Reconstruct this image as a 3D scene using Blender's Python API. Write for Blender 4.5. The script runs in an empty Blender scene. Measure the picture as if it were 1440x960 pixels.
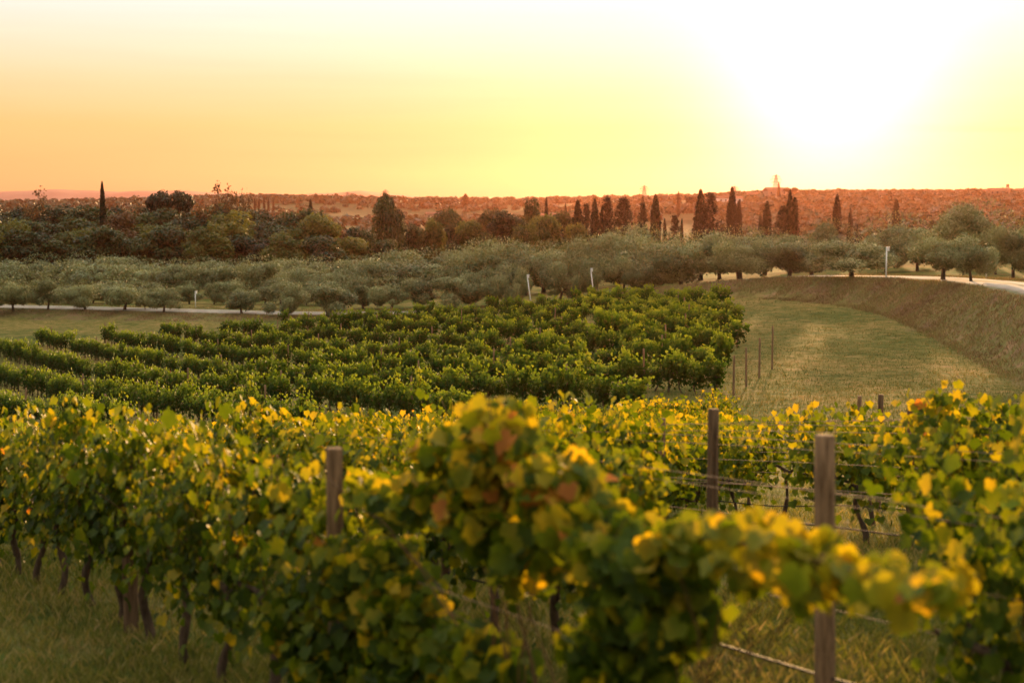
import bpy, math, random
import numpy as np
from mathutils import Vector

C = bpy.context.scene
COL = C.collection
R = math.radians

# ------------------------------------------------------------------ camera
F = 2000.0            # focal length in photo pixels (1440 wide) = 50 mm
PITCH = math.atan(190 / F)
cam = bpy.data.cameras.new('camera')
cam.lens = 50; cam.sensor_width = 36; cam.clip_start = 0.05; cam.clip_end = 20000
cam.dof.use_dof = True; cam.dof.focus_distance = 42; cam.dof.aperture_fstop = 1.55
camo = bpy.data.objects.new('camera', cam); COL.objects.link(camo)
camo.location = (0, 0, 0); camo.rotation_euler = (R(90) - PITCH, 0, 0)
C.camera = camo

# ------------------------------------------------------------------ light
SUN_AZ = math.atan((1165 - 720) / F)      # to the right of the view axis
SUN_EL = R(4.6)
w = bpy.data.worlds.new('World'); C.world = w; w.use_nodes = True
nt = w.node_tree; nt.nodes.clear()
def N(t, kind, **kw):
    n = t.nodes.new(kind)
    for k, v in kw.items(): setattr(n, k, v)
    return n
def L(t, a, b): t.links.new(a, b)
out = N(nt, 'ShaderNodeOutputWorld')
tc = N(nt, 'ShaderNodeTexCoord')
sep = N(nt, 'ShaderNodeSeparateXYZ'); L(nt, tc.outputs['Generated'], sep.inputs[0])
ramp = N(nt, 'ShaderNodeValToRGB')
def set_ramp(r, stops, interp='LINEAR'):
    cr = r.color_ramp; cr.interpolation = interp
    while len(cr.elements) > 1: cr.elements.remove(cr.elements[-1])
    cr.elements[0].position = stops[0][0]; cr.elements[0].color = (*stops[0][1], 1)
    for p, c in stops[1:]:
        e = cr.elements.new(p); e.color = (*c, 1)
set_ramp(ramp, [(0.0, (.42, .215, .09)), (.014, (.42, .245, .09)), (.03, (.43, .27, .095)), (.055, (.44, .312, .11)), (.085, (.46, .375, .20)), (.115, (.48, .46, .34)),
                (.145, (.52, .49, .46)), (.28, (.82, .75, .62)), (.6, (.86, .83, .72)), (1.0, (.82, .82, .78))])
L(nt, sep.outputs['Z'], ramp.inputs[0])
nis = N(nt, 'ShaderNodeTexSky'); nis.sky_type = 'NISHITA'; nis.sun_disc = False
nis.sun_elevation = SUN_EL; nis.sun_rotation = SUN_AZ; nis.dust_density = 3; nis.air_density = 1
sund = Vector((math.sin(SUN_AZ) * math.cos(SUN_EL), math.cos(SUN_AZ) * math.cos(SUN_EL), math.sin(SUN_EL)))
dot = N(nt, 'ShaderNodeVectorMath', operation='DOT_PRODUCT'); dot.inputs[1].default_value = sund
L(nt, tc.outputs['Generated'], dot.inputs[0])
def glow(power, col, k):
    m = N(nt, 'ShaderNodeMath', operation='MAXIMUM'); m.inputs[1].default_value = 0; L(nt, dot.outputs['Value'], m.inputs[0])
    p = N(nt, 'ShaderNodeMath', operation='POWER'); p.inputs[1].default_value = power; L(nt, m.outputs[0], p.inputs[0])
    s = N(nt, 'ShaderNodeVectorMath', operation='SCALE'); s.inputs[0].default_value = [c * k for c in col]
    L(nt, p.outputs[0], s.inputs['Scale']); return s.outputs[0]
def add(a, b):
    n = N(nt, 'ShaderNodeVectorMath', operation='ADD'); L(nt, a, n.inputs[0]); L(nt, b, n.inputs[1]); return n.outputs[0]
ns = N(nt, 'ShaderNodeVectorMath', operation='SCALE'); ns.inputs['Scale'].default_value = 0.006
L(nt, nis.outputs[0], ns.inputs[0])
# faint streaky cloud low on the right
mp = N(nt, 'ShaderNodeMapping'); mp.inputs['Scale'].default_value = (5, 5, 90); L(nt, tc.outputs['Generated'], mp.inputs[0])
cn = N(nt, 'ShaderNodeTexNoise'); cn.inputs['Scale'].default_value = 1.0; cn.inputs['Detail'].default_value = 5; L(nt, mp.outputs[0], cn.inputs['Vector'])
cr_ = N(nt, 'ShaderNodeMapRange'); cr_.inputs[1].default_value = .45; cr_.inputs[2].default_value = .75; cr_.inputs[3].default_value = 1.0; cr_.inputs[4].default_value = .955
L(nt, cn.outputs[0], cr_.inputs[0])
tot = add(ramp.outputs[0], add(glow(9, (.01, .0, .05), 1.0), add(glow(60, (.03, .0, .03), 1.0), add(glow(420, (.3, .22, .42), 1.0), ns.outputs[0]))))
def band(src, stops):
    n = N(nt, 'ShaderNodeValToRGB'); set_ramp(n, [(p_, (v_, v_, v_)) for p_, v_ in stops]); L(nt, src, n.inputs[0]); return n.outputs[0]
def mulf(a, b):
    n = N(nt, 'ShaderNodeMath', operation='MULTIPLY'); L(nt, a, n.inputs[0]); L(nt, b, n.inputs[1]); return n.outputs[0]
wisp = mulf(mulf(band(sep.outputs['Z'], [(.042, 0), (.050, 1), (.055, 1), (.062, 0)]), band(sep.outputs['X'], [(.25, 0), (.31, 1), (.40, 1), (.46, 0)])),
            band(cn.outputs[0], [(.42, 0), (.62, 1)]))
wm = N(nt, 'ShaderNodeMath', operation='MULTIPLY_ADD'); wm.inputs[1].default_value = -.16; L(nt, wisp, wm.inputs[0]); L(nt, cr_.outputs[0], wm.inputs[2])
cm = N(nt, 'ShaderNodeVectorMath', operation='SCALE'); L(nt, tot, cm.inputs[0]); L(nt, wm.outputs[0], cm.inputs['Scale'])
# the sky opposite the sunset is dimmer
bm = N(nt, 'ShaderNodeMapRange'); bm.inputs[1].default_value = -.5; bm.inputs[2].default_value = .75; bm.inputs[3].default_value = .52; bm.inputs[4].default_value = 1.0
L(nt, dot.outputs['Value'], bm.inputs[0])
cb = N(nt, 'ShaderNodeVectorMath', operation='SCALE'); L(nt, cm.outputs[0], cb.inputs[0]); L(nt, bm.outputs[0], cb.inputs['Scale'])
bg = N(nt, 'ShaderNodeBackground'); bg.inputs['Strength'].default_value = 1.0
L(nt, cb.outputs[0], bg.inputs[0]); L(nt, bg.outputs[0], out.inputs[0])

sl = bpy.data.lights.new('sun', 'SUN'); sl.energy = 4.5; sl.color = (1.0, .58, .24); sl.angle = R(1.2)
so = bpy.data.objects.new('sun', sl); COL.objects.link(so)
so.rotation_euler = sund.to_track_quat('Z', 'Y').to_euler()

C.view_settings.view_transform = 'Standard'; C.view_settings.look = 'None'
C.view_settings.gamma = 1; C.view_settings.exposure = 0.95; C.view_settings.use_curve_mapping = False
cy = C.cycles
cy.use_denoising = True
cy.max_bounces = 5; cy.diffuse_bounces = 3; cy.transmission_bounces = 4; cy.transparent_max_bounces = 4
cy.volume_bounces = 0; cy.glossy_bounces = 1; cy.sample_clamp_indirect = 4; cy.sample_clamp_direct = 12
HAZE_DENSITY = 0.34e-4

# ------------------------------------------------------------------ helpers
def tag(o, label=None, cat=None, group=None, kind=None):
    if label: o['label'] = label
    if cat: o['category'] = cat
    if group: o['group'] = group
    if kind: o['kind'] = kind
    return o
def thing(name, loc, rz=0, label=None, cat=None, group=None):
    o = bpy.data.objects.new(name, None); COL.objects.link(o)
    o.empty_display_size = .2
    o.location = loc; o.rotation_euler = (0, 0, rz)
    return tag(o, label, cat, group)
def obj(name, me, mat=None, parent=None, loc=None):
    o = bpy.data.objects.new(name, me); COL.objects.link(o)
    if mat is not None and not me.materials: me.materials.append(mat)
    if parent: o.parent = parent
    if loc is not None: o.location = loc
    return o
def copy_tree(src, loc, rz=0, scale=None, label=None, group=None, cat=None):
    c = src.copy(); COL.objects.link(c); c.location = loc; c.rotation_euler = (0, 0, rz)
    if scale is not None: c.scale = scale
    if label: c['label'] = label
    if group: c['group'] = group
    if cat: c['category'] = cat
    for ch in list(src.children):
        d = ch.copy(); COL.objects.link(d); d.parent = c
    return c
def mesh(name, V, Fs, smooth=False, tint=None):
    """V (n,3); Fs either (m,3)/(m,4) array or list of such arrays"""
    me = bpy.data.meshes.new(name)
    V = np.asarray(V, dtype=np.float32)
    if not isinstance(Fs, list): Fs = [Fs]
    Fs = [np.asarray(f, dtype=np.int32) for f in Fs if len(f)]
    me.vertices.add(len(V)); me.vertices.foreach_set('co', V.ravel())
    nl = sum(f.size for f in Fs); nf = sum(len(f) for f in Fs)
    me.loops.add(nl); me.polygons.add(nf)
    me.loops.foreach_set('vertex_index', np.concatenate([f.ravel() for f in Fs]))
    tots = np.concatenate([np.full(len(f), f.shape[1], dtype=np.int32) for f in Fs])
    starts = np.concatenate([[0], np.cumsum(tots)[:-1]]).astype(np.int32)
    me.polygons.foreach_set('loop_start', starts)
    me.polygons.foreach_set('use_smooth', np.full(nf, smooth))
    if tint is not None:
        a = me.attributes.new('tint', 'FLOAT', 'POINT'); a.data.foreach_set('value', np.asarray(tint, dtype=np.float32))
    me.update(calc_edges=True); me.validate()
    return me
class MB:
    """collects shapes into one mesh"""
    def __init__(s): s.V = []; s.F3 = []; s.F4 = []; s.n = 0
    def add(s, V, F):
        F = np.asarray(F) + s.n; s.V.append(np.asarray(V, float)); s.n += len(V)
        (s.F3 if F.shape[1] == 3 else s.F4).append(F)
    def box(s, x0, x1, y0, y1, z0, z1):
        V = [(x, y, z) for z in (z0, z1) for x, y in ((x0, y0), (x1, y0), (x1, y1), (x0, y1))]
        s.add(V, [(3, 2, 1, 0), (4, 5, 6, 7), (0, 1, 5, 4), (1, 2, 6, 5), (2, 3, 7, 6), (3, 0, 4, 7)])
    def tube(s, pts, rad, n=8, cap=True):
        pts = np.asarray(pts, float); m = len(pts); rad = np.broadcast_to(np.asarray(rad, float), (m,))
        d = np.gradient(pts, axis=0); d /= np.linalg.norm(d, axis=1, keepdims=True) + 1e-9
        ref = np.array([0, 0, 1.0]) if abs(d[:, 2]).mean() < .7 else np.array([1.0, 0, 0])
        a = np.cross(d, ref); a /= np.linalg.norm(a, axis=1, keepdims=True) + 1e-9
        b = np.cross(d, a)
        th = np.arange(n) / n * 2 * np.pi
        V = pts[:, None] + rad[:, None, None] * (np.cos(th)[None, :, None] * a[:, None] + np.sin(th)[None, :, None] * b[:, None])
        V = V.reshape(-1, 3)
        F = []
        for i in range(m - 1):
            for j in range(n):
                F.append((i * n + j, i * n + (j + 1) % n, (i + 1) * n + (j + 1) % n, (i + 1) * n + j))
        base = s.n
        s.add(V, F)
        if cap:
            V2 = [pts[0], pts[-1]]
            o = s.n; s.V.append(np.asarray(V2)); s.n += 2
            s.F3.append(np.array([(o, base + (j + 1) % n, base + j) for j in range(n)]))
            e = base + (m - 1) * n
            s.F3.append(np.array([(o + 1, e + j, e + (j + 1) % n) for j in range(n)]))
    def mesh(s, name, smooth=False):
        Fs = []
        if s.F3: Fs.append(np.concatenate(s.F3))
        if s.F4: Fs.append(np.concatenate(s.F4))
        return mesh(name, np.concatenate(s.V), Fs, smooth)

# ------------------------------------------------------------------ materials
def new_mat(name):
    m = bpy.data.materials.new(name); m.use_nodes = True; t = m.node_tree; t.nodes.clear()
    return m, t, N(t, 'ShaderNodeOutputMaterial')
def leaf_mat(name, stops, trans=.42, rough=.55, var=.25, spec=.35, ycol=(1.25, 1.15, .55), noise=0, fine=0):
    m, t, o = new_mat(name)
    at = N(t, 'ShaderNodeAttribute', attribute_name='tint')
    oi = N(t, 'ShaderNodeObjectInfo')
    mr = N(t, 'ShaderNodeMapRange'); mr.inputs[3].default_value = -var; mr.inputs[4].default_value = var
    L(t, oi.outputs['Random'], mr.inputs[0])
    ad = N(t, 'ShaderNodeMath', operation='ADD'); L(t, at.outputs['Fac'], ad.inputs[0]); L(t, mr.outputs[0], ad.inputs[1])
    src = ad.outputs[0]
    if noise:
        g = N(t, 'ShaderNodeNewGeometry'); nz = N(t, 'ShaderNodeTexNoise'); nz.inputs['Scale'].default_value = noise; nz.inputs['Detail'].default_value = 2
        L(t, g.outputs['Position'], nz.inputs['Vector'])
        m2 = N(t, 'ShaderNodeMapRange'); m2.inputs[1].default_value = .3; m2.inputs[2].default_value = .7; m2.inputs[3].default_value = -.28; m2.inputs[4].default_value = .28
        L(t, nz.outputs[0], m2.inputs[0])
        a2 = N(t, 'ShaderNodeMath', operation='ADD'); L(t, src, a2.inputs[0]); L(t, m2.outputs[0], a2.inputs[1]); src = a2.outputs[0]
    if fine:
        tx = N(t, 'ShaderNodeTexCoord'); nz = N(t, 'ShaderNodeTexNoise'); nz.inputs['Scale'].default_value = fine; nz.inputs['Detail'].default_value = 3
        L(t, tx.outputs['Object'], nz.inputs['Vector'])
        m2 = N(t, 'ShaderNodeMapRange'); m2.inputs[1].default_value = .3; m2.inputs[2].default_value = .7; m2.inputs[3].default_value = -.12; m2.inputs[4].default_value = .12
        L(t, nz.outputs[0], m2.inputs[0])
        a2 = N(t, 'ShaderNodeMath', operation='ADD'); L(t, src, a2.inputs[0]); L(t, m2.outputs[0], a2.inputs[1]); src = a2.outputs[0]
    cr = N(t, 'ShaderNodeValToRGB'); set_ramp(cr, stops); L(t, src, cr.inputs[0])
    p = N(t, 'ShaderNodeBsdfPrincipled'); p.inputs['Roughness'].default_value = rough; p.inputs['Specular IOR Level'].default_value = spec
    L(t, cr.outputs[0], p.inputs['Base Color'])
    tr = N(t, 'ShaderNodeBsdfTranslucent')
    mu = N(t, 'ShaderNodeVectorMath', operation='MULTIPLY'); mu.inputs[1].default_value = ycol
    L(t, cr.outputs[0], mu.inputs[0]); L(t, mu.outputs[0], tr.inputs['Color'])
    mx = N(t, 'ShaderNodeMixShader'); mx.inputs[0].default_value = trans
    L(t, p.outputs[0], mx.inputs[1]); L(t, tr.outputs[0], mx.inputs[2]); L(t, mx.outputs[0], o.inputs[0])
    return m
def noise_mat(name, c1, c2, scale=4, rough=.85, bump=0, detail=6, coord='Object', stretch=(1, 1, 1), spec=.2):
    m, t, o = new_mat(name)
    tx = N(t, 'ShaderNodeTexCoord'); mp = N(t, 'ShaderNodeMapping'); mp.inputs['Scale'].default_value = stretch
    L(t, tx.outputs[coord], mp.inputs[0])
    nz = N(t, 'ShaderNodeTexNoise'); nz.inputs['Scale'].default_value = scale; nz.inputs['Detail'].default_value = detail; nz.inputs['Roughness'].default_value = .65
    L(t, mp.outputs[0], nz.inputs['Vector'])
    cr = N(t, 'ShaderNodeValToRGB'); set_ramp(cr, [(.3, c1), (.7, c2)]); L(t, nz.outputs[0], cr.inputs[0])
    p = N(t, 'ShaderNodeBsdfPrincipled'); p.inputs['Roughness'].default_value = rough; p.inputs['Specular IOR Level'].default_value = spec
    L(t, cr.outputs[0], p.inputs['Base Color'])
    if bump:
        b = N(t, 'ShaderNodeBump'); b.inputs['Strength'].default_value = bump; b.inputs['Distance'].default_value = .02
        L(t, nz.outputs[0], b.inputs['Height']); L(t, b.outputs[0], p.inputs['Normal'])
    L(t, p.outputs[0], o.inputs[0]); return m
def flat_mat(name, c, rough=.6, metal=0, spec=.4):
    return noise_mat(name, tuple(x * .85 for x in c), tuple(min(1, x * 1.12) for x in c), 6, rough, spec=spec)

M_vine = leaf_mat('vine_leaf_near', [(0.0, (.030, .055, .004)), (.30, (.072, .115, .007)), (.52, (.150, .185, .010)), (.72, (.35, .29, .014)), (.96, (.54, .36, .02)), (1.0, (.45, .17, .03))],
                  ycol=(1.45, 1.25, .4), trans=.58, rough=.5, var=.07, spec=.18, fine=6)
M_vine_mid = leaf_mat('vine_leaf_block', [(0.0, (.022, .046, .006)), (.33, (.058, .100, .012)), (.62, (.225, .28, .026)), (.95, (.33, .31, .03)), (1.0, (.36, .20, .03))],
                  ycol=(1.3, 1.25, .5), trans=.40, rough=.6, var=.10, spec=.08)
M_vine_red = leaf_mat('vine_leaf_red', [(0, (.10, .02, .015)), (1, (.34, .05, .03))], trans=.35, var=.05)
M_olive = leaf_mat('olive_leaf', [(0, (.050, .062, .022)), (.5, (.175, .19, .075)), (1, (.34, .35, .15))], trans=.14, rough=.5, var=.18, ycol=(1.1, 1.05, .7))
M_dark = leaf_mat('broadleaf_foliage', [(0, (.012, .020, .006)), (.4, (.030, .045, .010)), (.75, (.060, .078, .016)), (1, (.090, .095, .02))], trans=.18, var=.14, noise=.05)
M_bright = leaf_mat('bright_foliage', [(0, (.035, .05, .012)), (.5, (.075, .095, .02)), (1, (.16, .15, .03))], trans=.35, var=.2)
M_brown = leaf_mat('autumn_foliage', [(0, (.06, .035, .014)), (.5, (.12, .065, .02)), (1, (.22, .10, .035))], trans=.3, var=.2)
M_cyp = leaf_mat('cypress_foliage', [(0, (.010, .014, .006)), (1, (.035, .042, .014))], trans=.15, var=.2)
M_far = leaf_mat('far_woodland', [(0, (.024, .032, .012)), (.5, (.055, .062, .022)), (1, (.11, .10, .035))], trans=.04, var=0, noise=.010)
M_bark = noise_mat('vine_bark', (.035, .022, .014), (.13, .085, .055), 22, .95, .8, stretch=(1, 1, .25))
M_tbark = noise_mat('tree_bark', (.035, .027, .02), (.12, .095, .07), 3, .95)
M_cane = noise_mat('vine_cane', (.06, .03, .012), (.16, .08, .03), 8, .7)
M_post = noise_mat('weathered_wood', (.085, .048, .024), (.36, .22, .12), 9, .9, 1.0, stretch=(4, 4, .35))
M_postd = noise_mat('dark_weathered_wood', (.05, .028, .014), (.20, .12, .066), 9, .9, 1.0, stretch=(4, 4, .35))
M_wire = flat_mat('rusty_wire', (.30, .18, .12), .7, spec=.2)
M_hose = flat_mat('black_hose', (.03, .028, .026), .6, spec=.12)
M_white = flat_mat('white_paint', (.75, .74, .72), .5)
M_road = noise_mat('pale_gravel', (.22, .18, .15), (.42, .36, .30), .9, .95, coord='Object')
M_wall = noise_mat('plaster_wall', (.26, .20, .15), (.38, .30, .23), .6, .9)
M_roof = noise_mat('clay_roof', (.20, .09, .05), (.34, .16, .09), 2.5, .9)
M_glass = flat_mat('dark_window', (.03, .03, .035), .2)
M_steel = flat_mat('pylon_steel', (.22, .21, .20), .6)
M_grape = flat_mat('grape_skin', (.03, .012, .03), .35)

# ------------------------------------------------------------------ terrain height
TT = np.array([-1.2, -.36, -.2, 0, .15, .3, 1.2])
TY = np.array([0, 8, 12, 15, 20, 30, 40, 60, 80, 100, 130, 150, 170, 200, 250, 300, 400, 600, 900, 1300, 1700, 2200, 3000, 5000.])
TZ = np.array([
 [-3.0, -3.45, -3.75, -4.05, -4.8, -6.35, -7.9, -10.2, -12.0, -12.8, -13.1, -13.0, -12.6, -12.7, -13.2, -13.6, -14, -14, -12, -8, -3, 0, -10, -30],
 [-3.0, -3.45, -3.75, -4.05, -4.8, -6.35, -7.9, -10.2, -12.0, -12.8, -13.1, -13.0, -12.6, -12.7, -13.2, -13.6, -14, -14, -12, -8, -3, 0, -10, -30],
 [-3.0, -3.45, -3.75, -4.05, -4.8, -6.35, -7.8, -9.6, -11.0, -12.0, -12.5, -12.5, -12.2, -12.7, -13.6, -14.5, -16.5, -20, -21, -15, -3, 14, -8, -30],
 [-3.0, -3.5, -3.72, -4.05, -4.8, -6.35, -7.7, -8.85, -9.6, -10.0, -10.2, -10.5, -11.0, -12.0, -13.2, -15.0, -17.5, -20, -21, -17, -6, 7, -8, -30],
 [-3.0, -3.45, -3.65, -4.05, -4.75, -6.2, -7.3, -7.95, -8.1, -8.15, -8.0, -8.0, -8.2, -9.2, -11, -12.5, -14.5, -16, -10, 9, 13, 8, -8, -30],
 [-3.0, -3.4, -3.6, -3.95, -4.65, -6.1, -7.1, -7.8, -7.9, -7.9, -6.8, -6.5, -6.4, -6.6, -8, -10, -12, -12, -6, 10, 12, 4, -8, -30],
 [-3.0, -3.4, -3.6, -3.95, -4.65, -6.1, -7.1, -7.8, -7.9, -7.9, -6.8, -6.5, -6.4, -6.6, -8, -10, -12, -12, -6, 10, 12, 4, -8, -30]], float)
_lt = np.linspace(-1.2, 1.2, 193); _ly = np.linspace(0, math.log(1 + 5000 / 10), 300)
_g = np.array([np.interp(np.log1p(np.minimum(5000, 10 * np.expm1(_ly)) / 10), np.log1p(TY / 10), row) for row in TZ])   # (7,300)
_G = np.array([[np.interp(t, TT, _g[:, j]) for j in range(300)] for t in _lt])
def _blur(a, k, axis):
    x = np.arange(-3 * k, 3 * k + 1); g = np.exp(-x * x / (2 * k * k)); g /= g.sum()
    p = np.pad(a, [(3 * k, 3 * k) if i == axis else (0, 0) for i in range(2)], mode='edge')
    return np.apply_along_axis(lambda v: np.convolve(v, g, 'valid'), axis, p)
_G = _blur(_blur(_G, 3, 0), 3, 1)
ROAD = np.array([(-150, 200, -12.0), (-90, 178, -12.0), (-61, 170, -11.95), (-40, 163, -11.9), (-22, 155.5, -11.8), (-6, 153, -11.4), (3, 151.5, -10.7), (10.3, 148, -9.3), (17, 141, -7.8),
                 (25.3, 130, -6.4), (29.5, 122, -6.0), (32.4, 112, -5.6), (33.7, 102, -5.4), (33.2, 92, -5.2), (31, 75, -5.0), (28, 50, -4.4), (30, 20, -3.4), (40, 0, -2.6)], float)
def _smooth_poly(P, it=3):
    for _ in range(it):
        Q = [P[0]]
        for a, b in zip(P[:-1], P[1:]): Q += [a * .75 + b * .25, a * .25 + b * .75]
        Q.append(P[-1]); P = np.array(Q)
    return P
ROADS = _smooth_poly(ROAD, 3)
def road_dist(x, y):
    """signed distance (negative on the vineyard side) and road height at the nearest point"""
    best = np.full(x.shape, 1e9); zr = np.zeros(x.shape); sg = np.ones(x.shape)
    for a, b in zip(ROADS[:-1], ROADS[1:]):
        d = b - a; l2 = d[0] ** 2 + d[1] ** 2
        t = np.clip(((x - a[0]) * d[0] + (y - a[1]) * d[1]) / l2, 0, 1)
        dx = x - (a[0] + t * d[0]); dy = y - (a[1] + t * d[1]); dd = np.hypot(dx, dy)
        s = np.sign(d[0] * dy - d[1] * dx)
        k = dd < best
        best = np.where(k, dd, best); zr = np.where(k, a[2] + t * d[2], zr); sg = np.where(k, s, sg)
    return best * np.where(sg == 0, 1, sg), zr
def sstep(a, b, x):
    t = np.clip((x - a) / (b - a), 0, 1); return t * t * (3 - 2 * t)
def wob(x, y, s, seed=0):
    return (np.sin(x / s + seed) * np.cos(y / s * 1.13 + seed * 1.7) + .5 * np.sin(x / s * 2.3 + y / s * 1.7 + seed * 3.1) + .25 * np.sin(x / s * 4.9 - y / s * 5.3 + seed)) / 1.75
def zt(x, y):
    x = np.atleast_1d(np.asarray(x, float)); y = np.atleast_1d(np.asarray(y, float))
    yy = np.maximum(y, 0); t = np.clip(x / np.maximum(yy, 4), -1.19, 1.19)
    # fade sideways variation out near and behind the camera
    u = (t + 1.2) / 2.4 * 192; v = np.log1p(yy / 10) / _ly[-1] * 299
    v = np.clip(v, 0, 298.999); u = np.clip(u, 0, 191.999)
    i = u.astype(int); j = v.astype(int); fu = u - i; fv = v - j
    z = (_G[i, j] * (1 - fu) * (1 - fv) + _G[i + 1, j] * fu * (1 - fv) + _G[i, j + 1] * (1 - fu) * fv + _G[i + 1, j + 1] * fu * fv)
    z = z + np.minimum(0, y) * -.02
    r = np.hypot(x, y)
    z = z + wob(x, y, 2.2, 1) * .04 + wob(x, y, 9, 2) * .09 * sstep(10, 60, r)
    z = z + wob(x, y, 160, 5) * 2.2 * sstep(350, 1400, r) + wob(x, y, 60, 8) * .8 * sstep(400, 1400, r)
    near = r < 420
    if near.any():
        d, zr = road_dist(x[near], y[near])
        wgt = np.where(d < 0, 1 - sstep(2.7, 6.8, -d), 1 - sstep(3.2, 22, d))
        z[near] = z[near] * (1 - wgt) + zr * wgt
    return z
def z1(x, y): return float(zt(x, y)[0])
def img(px, Y): return (px - 720) / F * Y              # world X for a photo column at forward distance Y
def ztop(py, Y): return (290 - py) / F * Y             # height seen at photo row py at distance Y (eye level = row 290)

# ------------------------------------------------------------------ ground
az = np.unique(np.concatenate([np.linspace(-180, -34, 50), np.linspace(-34, 34, 341), np.linspace(34, 180, 50)]))[:-1]
rr = np.concatenate([[.3, 1, 2], np.geomspace(3, 4600, 330)])
A, RR = np.meshgrid(np.radians(az), rr)
X = RR * np.sin(A); Y = RR * np.cos(A)
Z = zt(X.ravel(), Y.ravel())
V = np.stack([X.ravel(), Y.ravel(), Z], 1)
na = len(az); idx = np.arange(len(rr) * na).reshape(len(rr), na)
a0 = idx[:-1, :]; a1 = np.roll(idx, -1, 1)[:-1, :]; b0 = idx[1:, :]; b1 = np.roll(idx, -1, 1)[1:, :]
Fq = np.stack([a0, a1, b1, b0], -1).reshape(-1, 4)[:, ::-1]
V = np.vstack([V, [(0, 0, z1(0, 0))]])
cap = np.array([(idx[0, (j + 1) % na], idx[0, j], len(V) - 1) for j in range(na)])[:, ::-1]
me = mesh('ground', V, [Fq, cap], True)
me.flip_normals() if me.polygons[0].normal.z < 0 else None
dd, _ = road_dist(V[:, 0], V[:, 1])
bank = ((dd < 0) * sstep(1.5, 3, -dd) * (1 - sstep(5.6, 7.6, -dd + wob(V[:, 0], V[:, 1], 1.5) * 1.0)))
at_ = me.attributes.new('bank', 'FLOAT', 'POINT'); at_.data.foreach_set('value', bank.astype(np.float32))
m, t, o = new_mat('ground_cover')
g = N(t, 'ShaderNodeNewGeometry')
def nz(scale, detail=5, rough=.6):
    n = N(t, 'ShaderNodeTexNoise'); n.inputs['Scale'].default_value = scale; n.inputs['Detail'].default_value = detail; n.inputs['Roughness'].default_value = rough
    L(t, g.outputs['Position'], n.inputs['Vector']); return n.outputs[0]
def rmp(src, stops):
    c = N(t, 'ShaderNodeValToRGB'); set_ramp(c, stops); L(t, src, c.inputs[0]); return c.outputs[0]
def mixc(f, a, b, mode='MIX'):
    n = N(t, 'ShaderNodeMix', data_type='RGBA', blend_type=mode)
    if isinstance(f, float): n.inputs[0].default_value = f
    else: L(t, f, n.inputs[0])
    L(t, a, n.inputs[6]); L(t, b, n.inputs[7]); return n.outputs[2]
gr = rmp(nz(1.1, 8, .7), [(.3, (.075, .08, .022)), (.46, (.14, .135, .035)), (.56, (.23, .18, .065)), (.70, (.32, .21, .11))])
gr2 = rmp(nz(.09, 4), [(.36, (.50, .66, .45)), (.62, (1.12, .98, .90))])
grass = mixc(1.0, gr, gr2, 'MULTIPLY')
bk = rmp(nz(.35, 8, .75), [(.32, (.11, .07, .04)), (.43, (.22, .135, .075)), (.53, (.15, .155, .045)), (.60, (.27, .17, .09)), (.78, (.36, .24, .13))])
ba = N(t, 'ShaderNodeAttribute', attribute_name='bank')
c = mixc(ba.outputs['Fac'], grass, bk)
vo = N(t, 'ShaderNodeTexVoronoi'); vo.inputs['Scale'].default_value = .0085; L(t, g.outputs['Position'], vo.inputs['Vector'])
sp = N(t, 'ShaderNodeSeparateColor'); L(t, vo.outputs['Color'], sp.inputs[0])
fields = rmp(sp.outputs[0], [(0, (.035, .05, .018)), (.35, (.06, .07, .025)), (.6, (.085, .085, .035)), (.8, (.05, .065, .02)), (1, (.14, .12, .06))])
ln = N(t, 'ShaderNodeVectorMath', operation='LENGTH'); L(t, g.outputs['Position'], ln.inputs[0])
fm = N(t, 'ShaderNodeMapRange'); fm.inputs[1].default_value = 350; fm.inputs[2].default_value = 520; L(t, ln.outputs['Value'], fm.inputs[0])
c = mixc(fm.outputs[0], c, fields)
p = N(t, 'ShaderNodeBsdfPrincipled'); p.inputs['Roughness'].default_value = 1; p.inputs['Specular IOR Level'].default_value = .05
L(t, c, p.inputs['Base Color'])
bp = N(t, 'ShaderNodeBump'); bp.inputs['Strength'].default_value = .5; bp.inputs['Distance'].default_value = .12
L(t, nz(3.5, 8, .75), bp.inputs['Height']); L(t, bp.outputs[0], p.inputs['Normal'])
L(t, p.outputs[0], o.inputs[0])
tag(obj('ground', me, m), kind='structure')

# gravel road: a strip a hand above the graded ground, with a crown
nR = len(ROADS); tg = np.gradient(ROADS[:, :2], axis=0); tg /= np.linalg.norm(tg, axis=1, keepdims=True); nrm = np.stack([-tg[:, 1], tg[:, 0]], 1)
offs = np.array([-2.9, -2.4, -1.6, -.8, 0, .8, 1.6, 2.4, 2.9]); hz_ = np.array([-.14, .05, .08, .09, .12, .09, .08, .05, -.14])
rngR = np.random.default_rng(3)
Vr = []
for i in range(nR):
    for k, of in enumerate(offs):
        e = (rngR.random() - .5) * .25 if k in (0, 1, 7, 8) else 0
        q = ROADS[i, :2] + nrm[i] * (of + e); Vr.append((q[0], q[1], z1(q[0], q[1]) * 0 + ROADS[i, 2] + hz_[k]))
k = len(offs); Fr = [(i * k + j, (i + 1) * k + j, (i + 1) * k + j + 1, i * k + j + 1) for i in range(nR - 1) for j in range(k - 1)]
rm = mesh('gravel_road', Vr, np.array(Fr)[:, ::-1], True)
ac = rm.attributes.new('across', 'FLOAT', 'POINT'); ac.data.foreach_set('value', np.tile(offs, nR).astype(np.float32))
t = M_road.node_tree; pr = [n for n in t.nodes if n.type == 'BSDF_PRINCIPLED'][0]; src = pr.inputs['Base Color'].links[0].from_socket
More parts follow.
